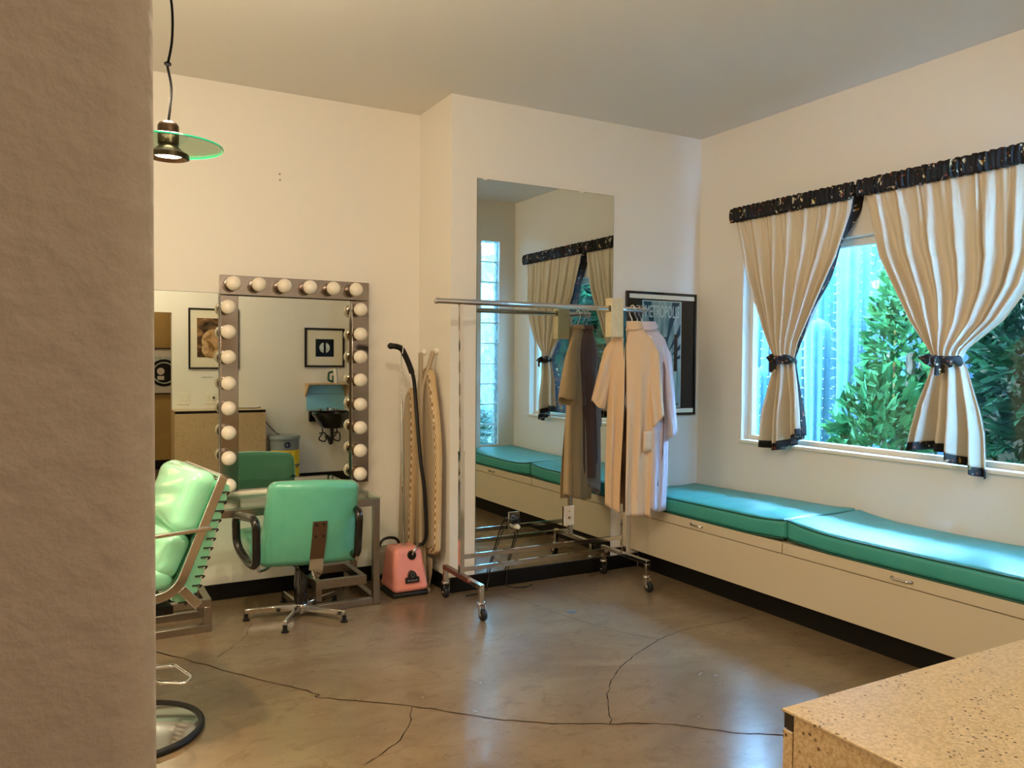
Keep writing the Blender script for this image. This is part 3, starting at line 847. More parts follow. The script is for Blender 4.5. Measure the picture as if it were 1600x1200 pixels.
def hanger(x, y, label, rot, m):
    a = rot; ax = AX*cos(a)+AN*sin(a)
    root = thing('clothes_hanger', (x, y, 1.655), label, 'hanger', 'hangers on the clothes rack')
    P = lambda s, z: Vector((x, y, z))+ax*s
    n = Vector((0,1,0))
    hook = [Vector((x, y, 1.660)), Vector((x, y, 1.695)), Vector((x, y+.012, 1.712)), Vector((x, y+.026, 1.735)), Vector((x, y+.0245, 1.765)), Vector((x, y+.006, 1.784)), Vector((x, y-.016, 1.781)), Vector((x, y-.0262, 1.762))]
    MB().tube(smoothpath(hook, 6), .0038, 8).build('hook', m, root)
    MB().tube(smoothpath([P(-.125,1.575), P(-.06,1.625), P(0,1.655), P(.06,1.625), P(.125,1.575)], 6), .006, 8).build('shoulder_bar', m, root)
hanger(3.172, RY, 'white plastic hanger holding the beige robe', 0, M['hanger'])
hanger(3.215, RY, 'chrome hanger holding the mauve robe', .12, M['chrome'])
hanger(3.247, RY, 'chrome hanger at the far end holding the lavender robe', .2, M['chrome'])

# ------------------------------------------------------------ alcove: mirrors, shelf, table
wm = thing('wall_mirror', (.1, YA-.004, .645), 'wide frameless mirror left of the bulb-framed mirror', 'mirror')
MB().box(-.7, .782, YA-.0045, YA-.0005, .642, 1.808).build('backing', M['edge'], wm)
MB().box(-.698, .7805, YA-.0055, YA-.0046, .644, 1.806).build('mirror_glass', M['mirror'], wm, smooth=0)

def vanity(T, label, bulbmat):
    o = T @ Vector((1.234, -.02, .645))
    root = thing('vanity_mirror', o, label, 'mirror')
    MB(T).box(.887, 1.572, -.012, -.001, .648, 1.794).build('backing', M['edge'], root)
    MB(T).box(.888, 1.571, -.0132, -.0121, .650, 1.793).build('mirror_glass', M['mirror'], root, smooth=0)
    rows = [((.785, 1.683, 1.797, 1.911), [(x, 1.858) for x in (.848, .99, 1.137, 1.289, 1.432, 1.575)]),
            ((.785, .886, .648, 1.794), [(.818, z) for z in (1.721, 1.578, 1.432, 1.281, 1.137, .996, .849, .69)]),
            ((1.573, 1.683, .648, 1.794), [(1.604, z) for z in (1.736, 1.583, 1.441, 1.297, 1.145, 1.0, .856, .711)])]
    for (x0, x1, z0, z1), pts in rows:
        st = bevel(MB(T).box(x0, x1, -.045, -.001, z0, z1).build('light_strip', M['strip'], root), .003)
        for x, z in pts:
            MB(T).lathe([(0,-.052),(.036,-.052),(.038,-.085),(.034,-.085),(.030,-.062),(0,-.058)], (x, .006, z), 20, 'y').build('socket', M['socket'], st)
            b = MB(T)
            r = .0425
            pr_ = [(0,-.058),(.016,-.058),(.019,-.078)] + [(r*sin(a), -.118+r*cos(a)) for a in [math.radians(k) for k in range(28, 181, 14)]]
            pr_[-1] = (0, pr_[-1][1])
            b.lathe(pr_, (x, 0, z), 22, 'y').build('bulb', bulbmat, st, 80)
    return root
vanity(Matrix.Translation((0, YA, 0)), 'vanity mirror framed by frosted round bulbs above the steel table', M['bulb'])
# the lit twin on the left wall, seen only as lights in the window glass
TL = Matrix.Translation((XL, 1.95, .28)) @ Matrix.Rotation(PI/2, 4, 'Z')
vanity(TL, 'vanity mirror on the left wall with glowing bulbs', M['lit'])

lg = bevel(MB().box(-.72, 1.618, 4.895, YA-.001, .604, .6405).build('mirror_ledge', M['trim']), .004)
tag(lg, 'narrow white ledge along the wall under the two alcove mirrors', 'ledge')

vt = thing('vanity_table', (.5, 4.67, 0), 'brushed steel vanity table with glass top under the bulb mirror', 'table')
s = M['steel']; ty0, ty1, tx0, tx1, tz = 4.43, 4.885, -.7, 1.592, .598
b = MB()
for y in (ty0+.02, ty1-.02): b.bar((tx0, y, tz), (tx1, y, tz), .038, .042)
for x in (tx0+.02, tx1-.02, .45): b.bar((x, ty0+.039, tz), (x, ty1-.039, tz), .036, .042)
bevel(b.build('top_frame', s, vt, weld=False), .002)
bevel(MB().box(tx0-.004, tx1+.004, ty0, ty1, .6195, .629).build('glass_top', M['tableglass'], vt, smooth=0), .001)
for x in (tx0+.02, tx1-.02):
    for y in (ty0+.02, ty1-.02):
        bevel(MB().bar((x, y, .0), (x, y, tz-.021), .038, .038, up=(1,0,0)).build('leg', s, vt), .002)
bevel(MB().bar((1.22, ty0+.02, .021), (tx1-.041, ty0+.02, .021), .036, .04).build('floor_rail', s, vt), .002)
bevel(MB().bar((tx1-.02, ty0+.041, .021), (tx1-.02, ty1-.041, .021), .036, .04).build('floor_rail', s, vt), .002)
# low steel foot rests
fr = thing('foot_rest', (1.40, 4.68, 0), 'low steel foot rest under the right half of the vanity table', 'foot rest')
b = MB()
for y in (4.505, 4.835): b.bar((1.232, y, .137), (1.532, y, .137), .034, .05)
for x in (1.249, 1.515): b.bar((x, 4.522, .137), (x, 4.818, .137), .034, .05)
bevel(b.build('frame', s, fr, weld=False), .002)
for x, y in ((1.249, 4.505), (1.249, 4.835), (1.515, 4.835)):
    bevel(MB().bar((x, y, 0), (x, y, .112), .034, .034, up=(1,0,0)).build('leg', s, fr), .002)
fl = thing('foot_rest', (.45, 4.53, 0), 'low steel foot rest on the floor behind the reclined salon chair', 'foot rest')
for y in (4.40, 4.66):
    b = MB().bar((.24, y, .151), (.655, y, .151), .036, .038).bar((.24, y, .019), (.655, y, .019), .036, .038)
    b.bar((.637, y, .038), (.637, y, .132), .036, .036, up=(1,0,0)).bar((.258, y, .038), (.258, y, .132), .036, .036, up=(1,0,0))
    bevel(b.build('side_frame', s, fl, weld=False), .002)
b = MB()
for x in (.258, .637): b.bar((x, 4.418, .151), (x, 4.642, .151), .036, .038)
bevel(b.build('cross_bar', s, fl, weld=False), .002)

# ------------------------------------------------------------ task chair at the vanity
tc = thing('salon_chair', (1.133, 4.44, 0), 'mint green swivel chair seen from behind at the vanity table', 'chair')
def backshape(p, q):
    u, v, w = q                     # u across, v depth (+ = front), w height
    p = Vector(p)
    p.x *= 1.0-.055*w
    p.x += -.012*(1-w)*.5
    p.y += .045*(w) + .03*u*u      # recline towards the front at the bottom, shell curve
    p.y = p.y - .0
    if v < 0: p.y -= .022*(1-u*u)*(1-w*w)
    else: p.y += .02*(1-u*u)*(1-w*w)
    p.z += -.010*u*(1 if w > 0 else 1) + .012*(1-u*u)*max(0, w)
    return p
bk = MB().rbox((1.150, 4.235, .548), (.252, .05, .228), .04, 12, lambda p, q: (lambda r: Vector((r.x, r.y-.09*q[2], r.z)))(backshape(p, q))).build('backrest', M['mint'], tc, 70)
# welt around the shell
seat = MB().rbox((1.105, 4.555, .405), (.262, .215, .05), .04, 12, lambda p, q: Vector((p.x, p.y, p.z+(.02*(1-q[0]**2)*(1-q[1]**2) if q[2] > 0 else 0)))).build('seat', M['mint'], tc, 70)
MB().sweep([(1.163, 4.154, .572), (1.162, 4.176, .47), (1.16, 4.212, .36)], [(-.003,-.038),(-.003,.038),(.003,.038),(.003,-.038)], up=(0,1,0)).build('back_bracket', M['bracket'], tc)
b = MB()
for x in (1.143, 1.183):
    for z, yy in ((.555, 4.154), (.49, 4.1685)): b.lathe([(0,-.006),(.006,-.005),(.007,0),(0,0)], (x, yy, z), 10, 'y')
b.build('bolt', M['black'], tc)
MB().sweep(roundpath([(1.158, 4.211, .362), (1.157, 4.212, .30), (1.15, 4.25, .278), (1.14, 4.47, .285)], .02), [(-.004,-.037),(-.004,.037),(.004,.037),(.004,-.037)], up=(0,-1,.4)).build('back_arm', M['chrome'], tc)
bevel(MB().box(1.02, 1.25, 4.36, 4.66, .338, .356).build('seat_plate', M['black'], tc), .004)
bevel(MB().box(1.075, 1.195, 4.38, 4.52, .288, .338).build('mechanism', M['black'], tc), .006)
MB().lathe([(0,.05),(.037,.05),(.037,.2),(.034,.205),(.034,.29),(0,.29)], (1.133, 4.44, 0), 24).build('column', M['blackgloss'], tc)
MB().lathe([(0,.018),(.036,.018),(.04,.03),(.04,.062),(.036,.068),(0,.068)], (1.133, 4.44, 0), 24).build('hub', M['chrome'], tc)
for fx, fy in ((.838, 4.482), (1.316, 4.205), (.959, 4.141), (1.428, 4.638), (1.107, 4.733)):
    d = Vector((fx-1.133, fy-4.44, 0)); L = d.length; d.normalize()
    a = Vector((1.133, 4.44, 0))+d*.036; e = Vector((1.133, 4.44, 0))+d*.295
    n = Vector((-d.y, d.x, 0))
    lg = MB()
    vs = []
    for P, z0, z1, w in ((a, .028, .066, .016), (e, .038, .062, .011)):
        for sgn, z in ((-1, z0), (1, z0), (.75, z1), (-.75, z1)):
            vs.append(P+n*w*sgn+Vector((0,0,z)))
    lg.add(vs, [(3,2,1,0),(4,5,6,7),(0,1,5,4),(1,2,6,5),(2,3,7,6),(3,0,4,7)])
    l_ = bevel(lg.build('leg', M['chrome'], tc), .003)
    MB().lathe([(0,0),(.020,0),(.021,.006),(.012,.012),(.0125,.0375),(0,.0375)], e-d*.006, 16).build('foot_glide', M['black'], l_)
for s_ in (-1, 1):
    X = 1.135+s_*.275
    Q = (lambda x, y, z: (x, y, z)) if s_ < 0 else (lambda x, y, z: (1.368-(x-.83)*.1, y, z))
    ar = MB().tube(roundpath([Q(.838, 4.16, .365), Q(.830, 4.13, .615), Q(.778, 4.395, .600), Q(.784, 4.40, .43), Q(.822, 4.29, .362)], .06, 6, True), .0215, 14, closed=True).build('armrest', M['blackgloss'], tc, 60)
    MB().tube(roundpath([Q(.845, 4.165, .372), Q(.850, 4.175, .338), Q(.90, 4.25, .325), Q(1.03, 4.42, .345)], .025), .0075, 10).tube([Q(.818, 4.30, .362), Q(.87, 4.34, .335), Q(1.03, 4.47, .345)], .0075, 10).build('arm_bracket', M['chrome'], ar)

# ------------------------------------------------------------ reclined hydraulic chair at the left
ang = math.radians(7.5)
TB = Matrix.Translation((.208, 3.313, 0)) @ Matrix.Rotation(ang, 4, 'Z')
bc = thing('hydraulic_chair', (.208, 3.313, 0), 'reclined mint chair with chrome side frame half hidden by the near wall', 'chair')
W = .235
b = MB(TB)
b.lathe([(0,.045),(.06,.043),(.16,.030),(.236,.016),(.236,.004),(0,.004)], (0,0,0), 56)
b.build('base_plate', M['chrome'], bc)
MB(TB).tube([(.246*cos(2*PI*i/56), .246*sin(2*PI*i/56), .013) for i in range(56)], .0128, 10, closed=True).build('rubber_rim', M['rubber'], bc)
MB(TB).lathe([(0,.04),(.055,.04),(.05,.06),(.042,.065),(.042,.30),(.03,.302),(.03,.47),(0,.47)], (0,0,0), 28).build('column', M['chrome'], bc)
MB().tube(roundpath([(.214,3.272,.285),(.285,3.175,.288),(.341,3.164,.290),(.383,3.012,.290),(.357,2.963,.290),(.28,3.02,.288),(.19,3.272,.285)], .02, 5), .0065, 10).build('pump_pedal', M['chrome'], bc)
# side frames: flat chrome bar, back slope running round into the seat, with a rear strut
e_top, e_bot = Vector((.268, 0, .985)), Vector((.105, 0, .60))
for y in (-W-.012, W+.012):
    P = roundpath([(.268, y, .985), (.100, y, .572), (-.30, y, .560)], .07, 7)
    f_ = MB(TB).sweep(P, [(-.0065,-.0165),(-.0065,.0165),(.0065,.0165),(.0065,-.0165)], up=(0,1,0)).build('side_frame', M['chrome'], bc); bevel(f_, .002)
    bevel(MB(TB).sweep([(.118, y, .592), (.178, y, .520)], [(-.0065,-.0165),(-.0065,.0165),(.0065,.0165),(.0065,-.0165)], up=(0,1,0)).build('rear_strut', M['chrome'], f_), .002)
    bevel(MB(TB).sweep([(.222, y*1.03, .803), (-.26, y*1.03, .780)], [(-.007,-.014),(-.007,.014),(.007,.014),(.007,-.014)], up=(0,0,1)).build('armrest', M['chrome'], f_), .003)
for x_, z_ in ((.265, .985), (-.05, .545)):
    MB(TB).tube([(x_, -W-.006, z_), (x_, W+.006, z_)], .009, 10).build('cross_tube', M['chrome'], bc)
bevel(MB(TB).box(-.15, .12, -.13, .13, .470, .50).build('seat_plate', M['black'], bc), .004)
def slab(p0, p1, thick, name, m, fn=None, side=1):
    """rounded cushion between p0 and p1 in the chair's x-z plane"""
    d = (p1-p0); L = d.length; d.normalize(); nrm = Vector((-d.z, 0, d.x))*side
    ctr = (p0+p1)/2+nrm*thick/2
    R_ = Matrix(((d.x, 0, nrm.x, ctr.x), (0, 1, 0, 0), (d.z, 0, nrm.z, ctr.z), (0,0,0,1)))
    def shp(p, q):
        p = Vector(p); u, v, w = q
        p.z += .022*(1-v*v)*(1-u**4)*(1 if w > 0 else 0)
        p.z += .006*sin(9*u+3*v)*(1 if w > 0 else 0)*(1-v*v)
        return p
    return MB(TB @ R_).rbox((0,0,0), (L/2, W-.002, thick/2), min(.045, thick*.45), 12, shp).build(name, m, bc, 70)
slab(Vector((.178, 0, .760)), Vector((.268, 0, .985)), .10, 'back_cushion', M['mintpale'])
slab(Vector((.098, 0, .610)), Vector((.172, 0, .765)), .09, 'back_cushion', M['mintpale'])
slab(Vector((-.34, 0, .575)), Vector((.10, 0, .585)), .09, 'seat_cushion', M['mintpale'], side=1)
# ribbed rear shell of the back, laced between the frames
def ribs(u, v):
    s = v; base = Vector((.100, 0, .545)).lerp(Vector((.262, 0, .965)), s)
    d = Vector((.93, 0, -.36))
    k = abs(sin(PI*13*s))**.5*.030
    th = .030+.034*(1-s)*min(1, s*8)
    a = 2*PI*u; yy = (W-.004)*max(-1, min(1, 1.12*cos(a))); dd = (th+k*.8)*sin(a)**.25 if sin(a) > 1e-6 else -.012
    return base+d*dd+Vector((0, yy, 0))
MB(TB).grid(ribs, 32, 130, True).build('ribbed_shell', M['mintpale'], bc, 60)
b = MB(TB)
for i in range(13):
    s_ = (i+.02)/13
    if s_ <= 0: continue
    p = Vector((.100, 0, .545)).lerp(Vector((.262, 0, .965)), s_)+Vector((.93,0,-.36))*(.030+.034*(1-s_)*min(1, s_*8))
    b.tube([p+Vector((.008, -W+.01, 0)), p+Vector((.012, W-.01, 0))], .0028, 6)
    b.tube(roundpath([p+Vector((-.02, -W+.002, .004)), p+Vector((.016, -W+.000, .002)), p+Vector((.006, -W+.006, -.008))], .008, 3), .0028, 6)
b.build('lacing_wire', M['black'], bc, 60)

# ------------------------------------------------------------ garment steamer
st = thing('garment_steamer', (1.81, 4.60, 0), 'pink garment steamer with chrome pole standing in the alcove corner', 'steamer')
def stshape(p, q):
    u, v, w = q; p = Vector(p); t = (w+1)/2
    k = 1-.30*t**1.2 if t > .18 else 1.0
    p.x *= (1-.26*max(0, t-.15)); p.y *= (1-.34*max(0, t-.15)); p.y += .02*t
    if t < .17: p.x *= 1.04; p.y *= 1.04
    return p
MB().rbox((1.805, 4.585, .158), (.112, .115, .128), .03, 10, stshape).build('body', M['pink'], st, 60)
bevel(MB().box(1.69, 1.92, 4.475, 4.70, 0, .03).build('base', M['rubber'], st), .012)
tk = MB().rbox((1.755, 4.735, .175), (.085, .055, .085), .03, 6).build('water_tank', M['greytank'], st, 60)
MB().tube(smoothpath([(1.69, 4.735, .25), (1.715, 4.735, .298), (1.76, 4.735, .312), (1.81, 4.735, .298), (1.835, 4.735, .25)], 5), .009, 8).build('tank_handle', M['black'], tk)
pl = MB(); pl.cyl((1.806, 4.60, .262), (1.803, 4.62, .93), .009, n=14).cyl((1.803, 4.62, .93), (1.80, 4.63, 1.17), .0068, n=12).cyl((1.80, 4.63, 1.17), (1.798, 4.635, 1.51), .003, n=10).cyl((1.806, 4.60, .262), (1.806, 4.602, .30), .011, n=14)
pl.build('pole', M['chrome'], st)
MB().lathe([(0,-.012),(.024,-.012),(.028,-.004),(.028,.006),(0,.006)], (1.822, 4.512, .243), 20, 'y').build('hose_port', M['black'], st)
MB().tube(smoothpath([(1.822, 4.508, .243), (1.832, 4.495, .275), (1.862, 4.52, .295), (1.892, 4.55, .290)], 6), .0075, 10).build('hose_elbow', M['chrome'], st)
MB().tube(smoothpath([(1.888, 4.548, .291), (1.910, 4.53, .310), (1.918, 4.515, .38), (1.913, 4.53, .62), (1.895, 4.55, .80), (1.885, 4.575, 1.0), (1.878, 4.60, 1.2), (1.868, 4.60, 1.30), (1.850, 4.60, 1.37)], 7), .0118, 12).build('hose', M['black'], st)
nz = MB().tube(smoothpath([(1.855, 4.60, 1.345), (1.832, 4.60, 1.405), (1.803, 4.60, 1.465), (1.785, 4.60, 1.492), (1.755, 4.60, 1.505), (1.722, 4.60, 1.508)], 5), .0175, 14, scale=None).build('nozzle', M['black'], st, 60)
MB().sphere((1.718, 4.60, 1.508), .021, 8, 1, 1.5, .95).build('nozzle_head', M['black'], nz)
MB().tube(roundpath([(1.785, 4.583, 1.462), (1.790, 4.580, 1.513), (1.792, 4.622, 1.515), (1.788, 4.622, 1.462)], .008, 3), .0028, 8).build('hook', M['white'], nz)
bd = MB()
yb = 4.4655
bd.prism([(1.768, .088), (1.853, .090), (1.853, .118), (1.838, .120)] + [(1.811+.026*cos(a*PI/8), .122+.036*sin(a*PI/8)) for a in range(0, 9)] + [(1.783, .119), (1.768, .116)], 'y', yb-.002, yb+.03)
bg = bd.build('badge', M['black'], st)
b = MB(); b.tube([(1.811+.011*cos(i*PI/8), yb-.0025, .136+.014*sin(i*PI/8)) for i in range(16)], .0012, 6, closed=True)
for k in range(7): b.box(1.778+k*.0092, 1.784+k*.0092, yb-.0028, yb-.002, .097, .1085-(k % 3)*.002)
b.build('badge_mark', M['greytank'], bg)

# ------------------------------------------------------------ ironing boards in the corner
def ironing_board(x, yc, hw, z0, z1, tilt, label, cover):
    root = thing('ironing_board', (x, yc, z0-.16), label, 'ironing board', 'ironing boards folded in the corner')
    def outline(s):                                   # half-width along the length, nose at the top
        if s > .93: return hw*.42*math.sqrt(max(0, 1-((s-.93)/.07)**2))
        if s > .5: return hw*(.42+.58*(1-((s-.5)/.43)**1.6))
        if s < .05: return hw*math.sqrt(max(0, 1-((.05-s)/.05)**2))*.9+hw*.1*(s/.05)
        return hw
    n = 44; L = []
    for i in range(n+1):
        s = i/n; L.append((outline(s), z0+(z1-z0)*s))
    poly = [(yc-w, z) for w, z in L]+[(yc+w, z) for w, z in L[::-1]]
    P = MB(Matrix.Translation((x, 0, z0)) @ Matrix.Rotation(tilt, 4, 'Y') @ Matrix.Translation((-x, 0, -z0)))
    P.prism(poly, 'x', x-.004, x+.034)
    bevel(P.build('padded_cover', cover, root, 30), .012, 3)
    P2 = MB(Matrix.Translation((x, 0, z0)) @ Matrix.Rotation(tilt, 4, 'Y') @ Matrix.Translation((-x, 0, -z0)))
    poly2 = [(yc-w*.93, z0+(z-z0)*.97+.02) for w, z in L]+[(yc+w*.93, z0+(z-z0)*.97+.02) for w, z in L[::-1]]
    P2.prism(poly2, 'x', x-.010, x-.0042)
    P2.build('cover_underside', M['check'], root, 0)
    P3 = MB(Matrix.Translation((x, 0, z0)) @ Matrix.Rotation(tilt, 4, 'Y') @ Matrix.Translation((-x, 0, -z0)))
    poly3 = [(yc-w*.86, z0+(z-z0)*.93+.04) for w, z in L]+[(yc+w*.86, z0+(z-z0)*.93+.04) for w, z in L[::-1]]
    P3.prism(poly3, 'x', x-.022, x-.0102)
    P3.build('steel_top', M['legmetal'], root, 30)
    return root
ib = ironing_board(1.962, 4.672, .215, .205, 1.385, .012, 'beige padded ironing board leaning in the corner by the rack', M['padcover'])
for pts, r in (([(1.928, 4.64, 1.47), (1.922, 4.62, 1.10), (1.905, 4.56, .02)], .0145), ([(2.012, 4.64, 1.478), (1.972, 4.63, 1.36), (1.925, 4.62, 1.17), (1.927, 4.60, .6), (1.935, 4.575, .02)], .0145)):
    lgo = MB().tube(smoothpath(pts, 6), r, 12).build('leg', M['legmetal'], ib)
    t = Vector(pts[0])
    MB().lathe([(0,-.004),(.0175,-.004),(.02,.004),(.02,.02),(.012,.026),(0,.026)], t+Vector((.010,.0,.004)), 16, 'x').build('foot_cap', M['white'], lgo)
MB().box(1.885, 1.955, 4.53, 4.60, .0, .022).build('floor_foot', M['legmetal'], ib)
b = MB().prism([(4.53, .20), (4.60, .20), (4.60, .02), (4.585, .005), (4.57, .02), (4.535, .11)], 'x', 1.960, 1.966)
bp = b.build('end_bracket', M['legmetal'], ib)
ironing_board(1.906, 4.835, .085, .185, 1.25, .03, 'second ironing board with checked underside, behind the steamer hose', M['padcover'])

# ------------------------------------------------------------ pendant lamp
def pendant(x, y, z, label):
    r = thing('pendant_lamp', (x, y, z), label, 'pendant lamp')
    MB().lathe([(0,.122),(.014,.122),(.030,.114),(.0345,.104),(.0345,.045),(0,.045)], (x,y,z), 28).build('cap', M['pendant'], r)
    MB().lathe([(.03,.036),(.176,.036),(.176,.0415),(.03,.0415)], (x,y,z), 64).build('glass_disc', M['lampglass'], r)
    MB().lathe([(.1762,.0355),(.1785,.0365),(.1785,.041),(.1762,.042)], (x,y,z), 64).build('disc_rim', M['lampedge'], r)
    MB().lathe([(.03,.046),(.034,.034),(.052,.018),(.066,.010),(.068,-.004),(.058,-.006),(.05,.012),(.03,.024)], (x,y,z), 36).build('reflector_ring', M['pendant'], r)
    MB().lathe([(0,.006),(.044,.006),(.046,.012),(.0,.02)], (x,y,z), 28).build('bulb', M['lamp_on'], r)
    cz_ = CZ-z
    pts = [(x,y,z+.12),(x+.006,y,z+.17),(x+.010,y,z+.24),(x-.002,y,z+.31),(x+.001,y,z+.325),(x+.013,y,z+.40),(x+.014,y,z+.50),(x+.002,y,z+.60),(x-.004,y,z+.72),(x,y,CZ-.02)]
    cd = MB().tube(smoothpath(pts, 6), .0042, 8).build('cord', M['cordmat'], r)
    MB().sphere((x-.001, y, z+.316), .0115, 6, 1.1, 1, .7).build('cord_knot', M['cordmat'], cd)
    MB().lathe([(0,-.022),(.05,-.022),(.055,-.012),(.055,0),(0,0)], (x,y,CZ), 24).build('ceiling_rose', M['pendant'], r)
    return r
pendant(.312, 3.0, 2.112, 'pendant lamp with green glass disc hanging before the alcove')

# ------------------------------------------------------------ counter cabinet, foreground
cb = thing('counter_cabinet', (1.45, .72, 0), 'speckled laminate counter cabinet in the right foreground', 'cabinet')
bevel(MB().box(.987, 1.91, .529, .864, .02, .8705).build('carcass', M['laminate_side'], cb), .001)
bevel(MB().box(.985, 1.912, .527, .8855, .8715, .8765).build('worktop', M['laminate'], cb), .001)
MB().box(.988, 1.909, .8655, .8835, .846, .871).build('edge_strip', M['blackgloss'], cb)
for x0, x1 in ((.987, 1.446), (1.450, 1.91)):
    bevel(MB().box(x0, x1, .866, .885, .09, .8435).build('door', M['laminate_side'], cb), .001)
MB().box(1.01, 1.89, .58, .84, 0, .02).build('plinth', M['base'], cb)
tag(MB().tube(smoothpath([(1.62,.585,.8805),(1.70,.66,.8805),(1.82,.70,.8805),(1.87,.66,.8805),(1.90,.62,.885),(1.935,.60,.84),(1.97,.60,.72),(2.06,.66,.60),(2.10,.70,.5815)], 8), .0045, 8).build('power_cord', M['black']), 'black power cord running from the counter top to the grey drum', 'cord')

# ------------------------------------------------------------ front wall, seen in the mirrors
def picture(name, label, cat, x0, x1, z0, z1, y, fw, mw, art, face=1):
    r = thing(name, ((x0+x1)/2, y, z0), label, cat)
    d = face
    def bx(a, b, c_, e_, z_0, z_1): return (a, b, min(y+d*c_, y+d*e_), max(y+d*c_, y+d*e_), z_0, z_1)
    b = MB()
    for q in ((x0,x1,z1-fw,z1),(x0,x1,z0,z0+fw),(x0,x0+fw,z0+fw,z1-fw),(x1-fw,x1,z0+fw,z1-fw)): b.box(*bx(q[0], q[1], .001, .024, q[2], q[3]))
    bevel(b.build('frame', M['darkwood'], r, weld=False), .002)
    MB().box(*bx(x0+fw, x1-fw, .002, .012, z0+fw, z1-fw)).build('matboard', M['matboard'], r)
    MB().box(*bx(x0+fw+mw[0], x1-fw-mw[0], .0122, .0135, z0+fw+mw[1], z1-fw-mw[2])).build('print', M[art], r)
    return r
pp = picture('framed_photograph', 'large dark framed brown portrait photograph above the counter, seen in the mirror', 'picture', 1.165, 1.69, 1.312, 1.978, YF, .018, (.07,.11,.09), 'portrait')
yy = YF+.0138
b = MB(); b.lathe([(0,0),(.13,0),(.13,.0006),(0,.0006)], (1.43, yy, 1.62), 28, 'y'); b.lathe([(0,.0008),(.10,.0008),(.10,.0014),(0,.0014)], (1.40, yy, 1.53), 28, 'y')
b.build('hair', M['hair'], pp)
M['skin'] = mat('photo_skin', '#c29a74', .2, noise=(9, '#9a7350', .7))
b = MB(); b.add([(1.445+.045*cos(2*PI*i/24), yy+.0018, 1.645+.066*sin(2*PI*i/24)) for i in range(24)], [list(range(24))]); b.build('face', M['skin'], pp, smooth=0)
p2 = picture('framed_photograph', 'small square black framed photograph above the shampoo bowl, seen in the mirror', 'picture', 2.425, 2.90, 1.335, 1.795, YF, .024, (.105,.10,.105), 'night')
b = MB(); b.lathe([(0,0),(.062,0),(.062,.0006),(0,.0006)], (2.66, yy, 1.565), 28, 'y'); b.build('pale_disc', M['grain'], p2)
b = MB(); b.box(2.648, 2.676, yy+.0008, yy+.0014, 1.50, 1.60).lathe([(0,.0008),(.016,.0008),(.016,.0014),(0,.0014)], (2.662, yy, 1.615), 16, 'y'); b.build('dark_figure', M['night'], p2)
hp = picture('framed_photograph', 'black and white picture in the hall beyond the doorway, seen in the mirror', 'picture', .62, 1.32, .97, 1.56, -1.3, .012, (.04,.10,.10), 'grain')
hy = -1.3+.0138
b = MB(); b.lathe([(.14,0),(.175,0),(.175,.0006),(.14,.0006)], (1.10, hy, 1.24), 36, 'y').lathe([(0,0),(.125,0),(.125,.0005),(0,.0005)], (1.10, hy, 1.24), 36, 'y'); b.build('dark_ring', M['night'], hp)
b = MB(); b.lathe([(0,.0007),(.045,.0007),(.045,.0012),(0,.0012)], (1.06, hy, 1.26), 20, 'y').box(1.02, 1.1, hy+.0007, hy+.0012, 1.15, 1.2); b.build('pale_figure', M['matboard'], hp)
def plate(x, z, w, h, label, kind):
    r = thing('light_switch' if kind == 's' else 'wall_outlet', (x, YF, z-h/2), label, 'switch' if kind == 's' else 'outlet')
    bevel(MB().box(x-w/2, x+w/2, YF+.0003, YF+.006, z-h/2, z+h/2).build('cover_plate', M['white'], r), .002)
    for dx in (-.024, .024):
        if kind == 's': bevel(MB().box(x+dx-.012, x+dx+.012, YF+.0062, YF+.010, z-.028, z+.028).build('rocker', M['white'], r), .002)
        else:
            MB().box(x+dx-.013, x+dx+.013, YF+.0062, YF+.0085, z-.03, z+.03).build('receptacle', M['matboard'], r)
    if kind != 's': MB().cyl((x+.024, YF+.0086, z+.01), (x+.024, YF+.035, z+.01), .012, n=14).build('plug', M['black'], r)
plate(1.115, .985, .12, .12, 'white double light switch between the doorway and the counter outlet', 's')
plate(1.40, .985, .12, .12, 'white double outlet with a black plug above the counter', 'o')
b = MB()
for k in range(8): b.box(1.30+k*.016, 1.311+k*.016, YF+.0004, YF+.0012, 1.215, 1.222+(k % 3)*.003)
tag(b.build('wall_caption', M['grey'], weld=False), 'tiny grey caption on the wall below the large portrait', 'caption')

# shelf, iron, splash panel, shampoo bowl
sh = thing('wall_shelf', (2.69, YF, 1.05), 'maple wall shelf carrying the iron above the blue splash panel', 'shelf')
bevel(MB().box(2.425, 2.945, YF+.001, YF+.20, 1.135, 1.153).build('board', M['wood'], sh), .003)
for x in (2.44, 2.915):
    MB().prism([(YF+.001, 1.134), (YF+.18, 1.134), (YF+.001, .99)], 'x', x-.009, x+.009).build('bracket', M['wood'], sh)
ir = thing('clothes_iron', (2.74, YF+.10, 1.1535), 'white and green clothes iron standing upright on the wall shelf', 'iron')
TI = Matrix.Translation((2.74, YF+.10, 1.154)) @ Matrix.Rotation(-PI/2, 4, 'Z')
MB(TI).prism([(-.055, 0), (-.05, .055), (-.03, .11), (0, .185), (.03, .11), (.05, .055), (.055, 0)], 'y', .03, .042).build('sole_plate', M['chrome'], ir)
MB(TI).prism([(-.05, 0), (-.045, .055), (-.026, .10), (0, .165), (.026, .10), (.045, .055), (.05, 0)], 'y', -.005, .0295).build('body', M['white'], ir)
M['green'] = mat('dark_green_plastic', '#1c4f45', .3)
MB(TI).tube(roundpath([(0, -.004, .13), (0, -.055, .12), (0, -.06, .03), (0, -.004, .012)], .02), .013, 12).build('handle', M['green'], ir)
MB(TI).box(-.036, .036, -.008, -.0052, .012, .085).build('water_window', M['green'], ir)
sp = thing('splash_panel', (2.67, YF, .84), 'glossy pale blue splash panel between the shelf and the shampoo bowl', 'panel')
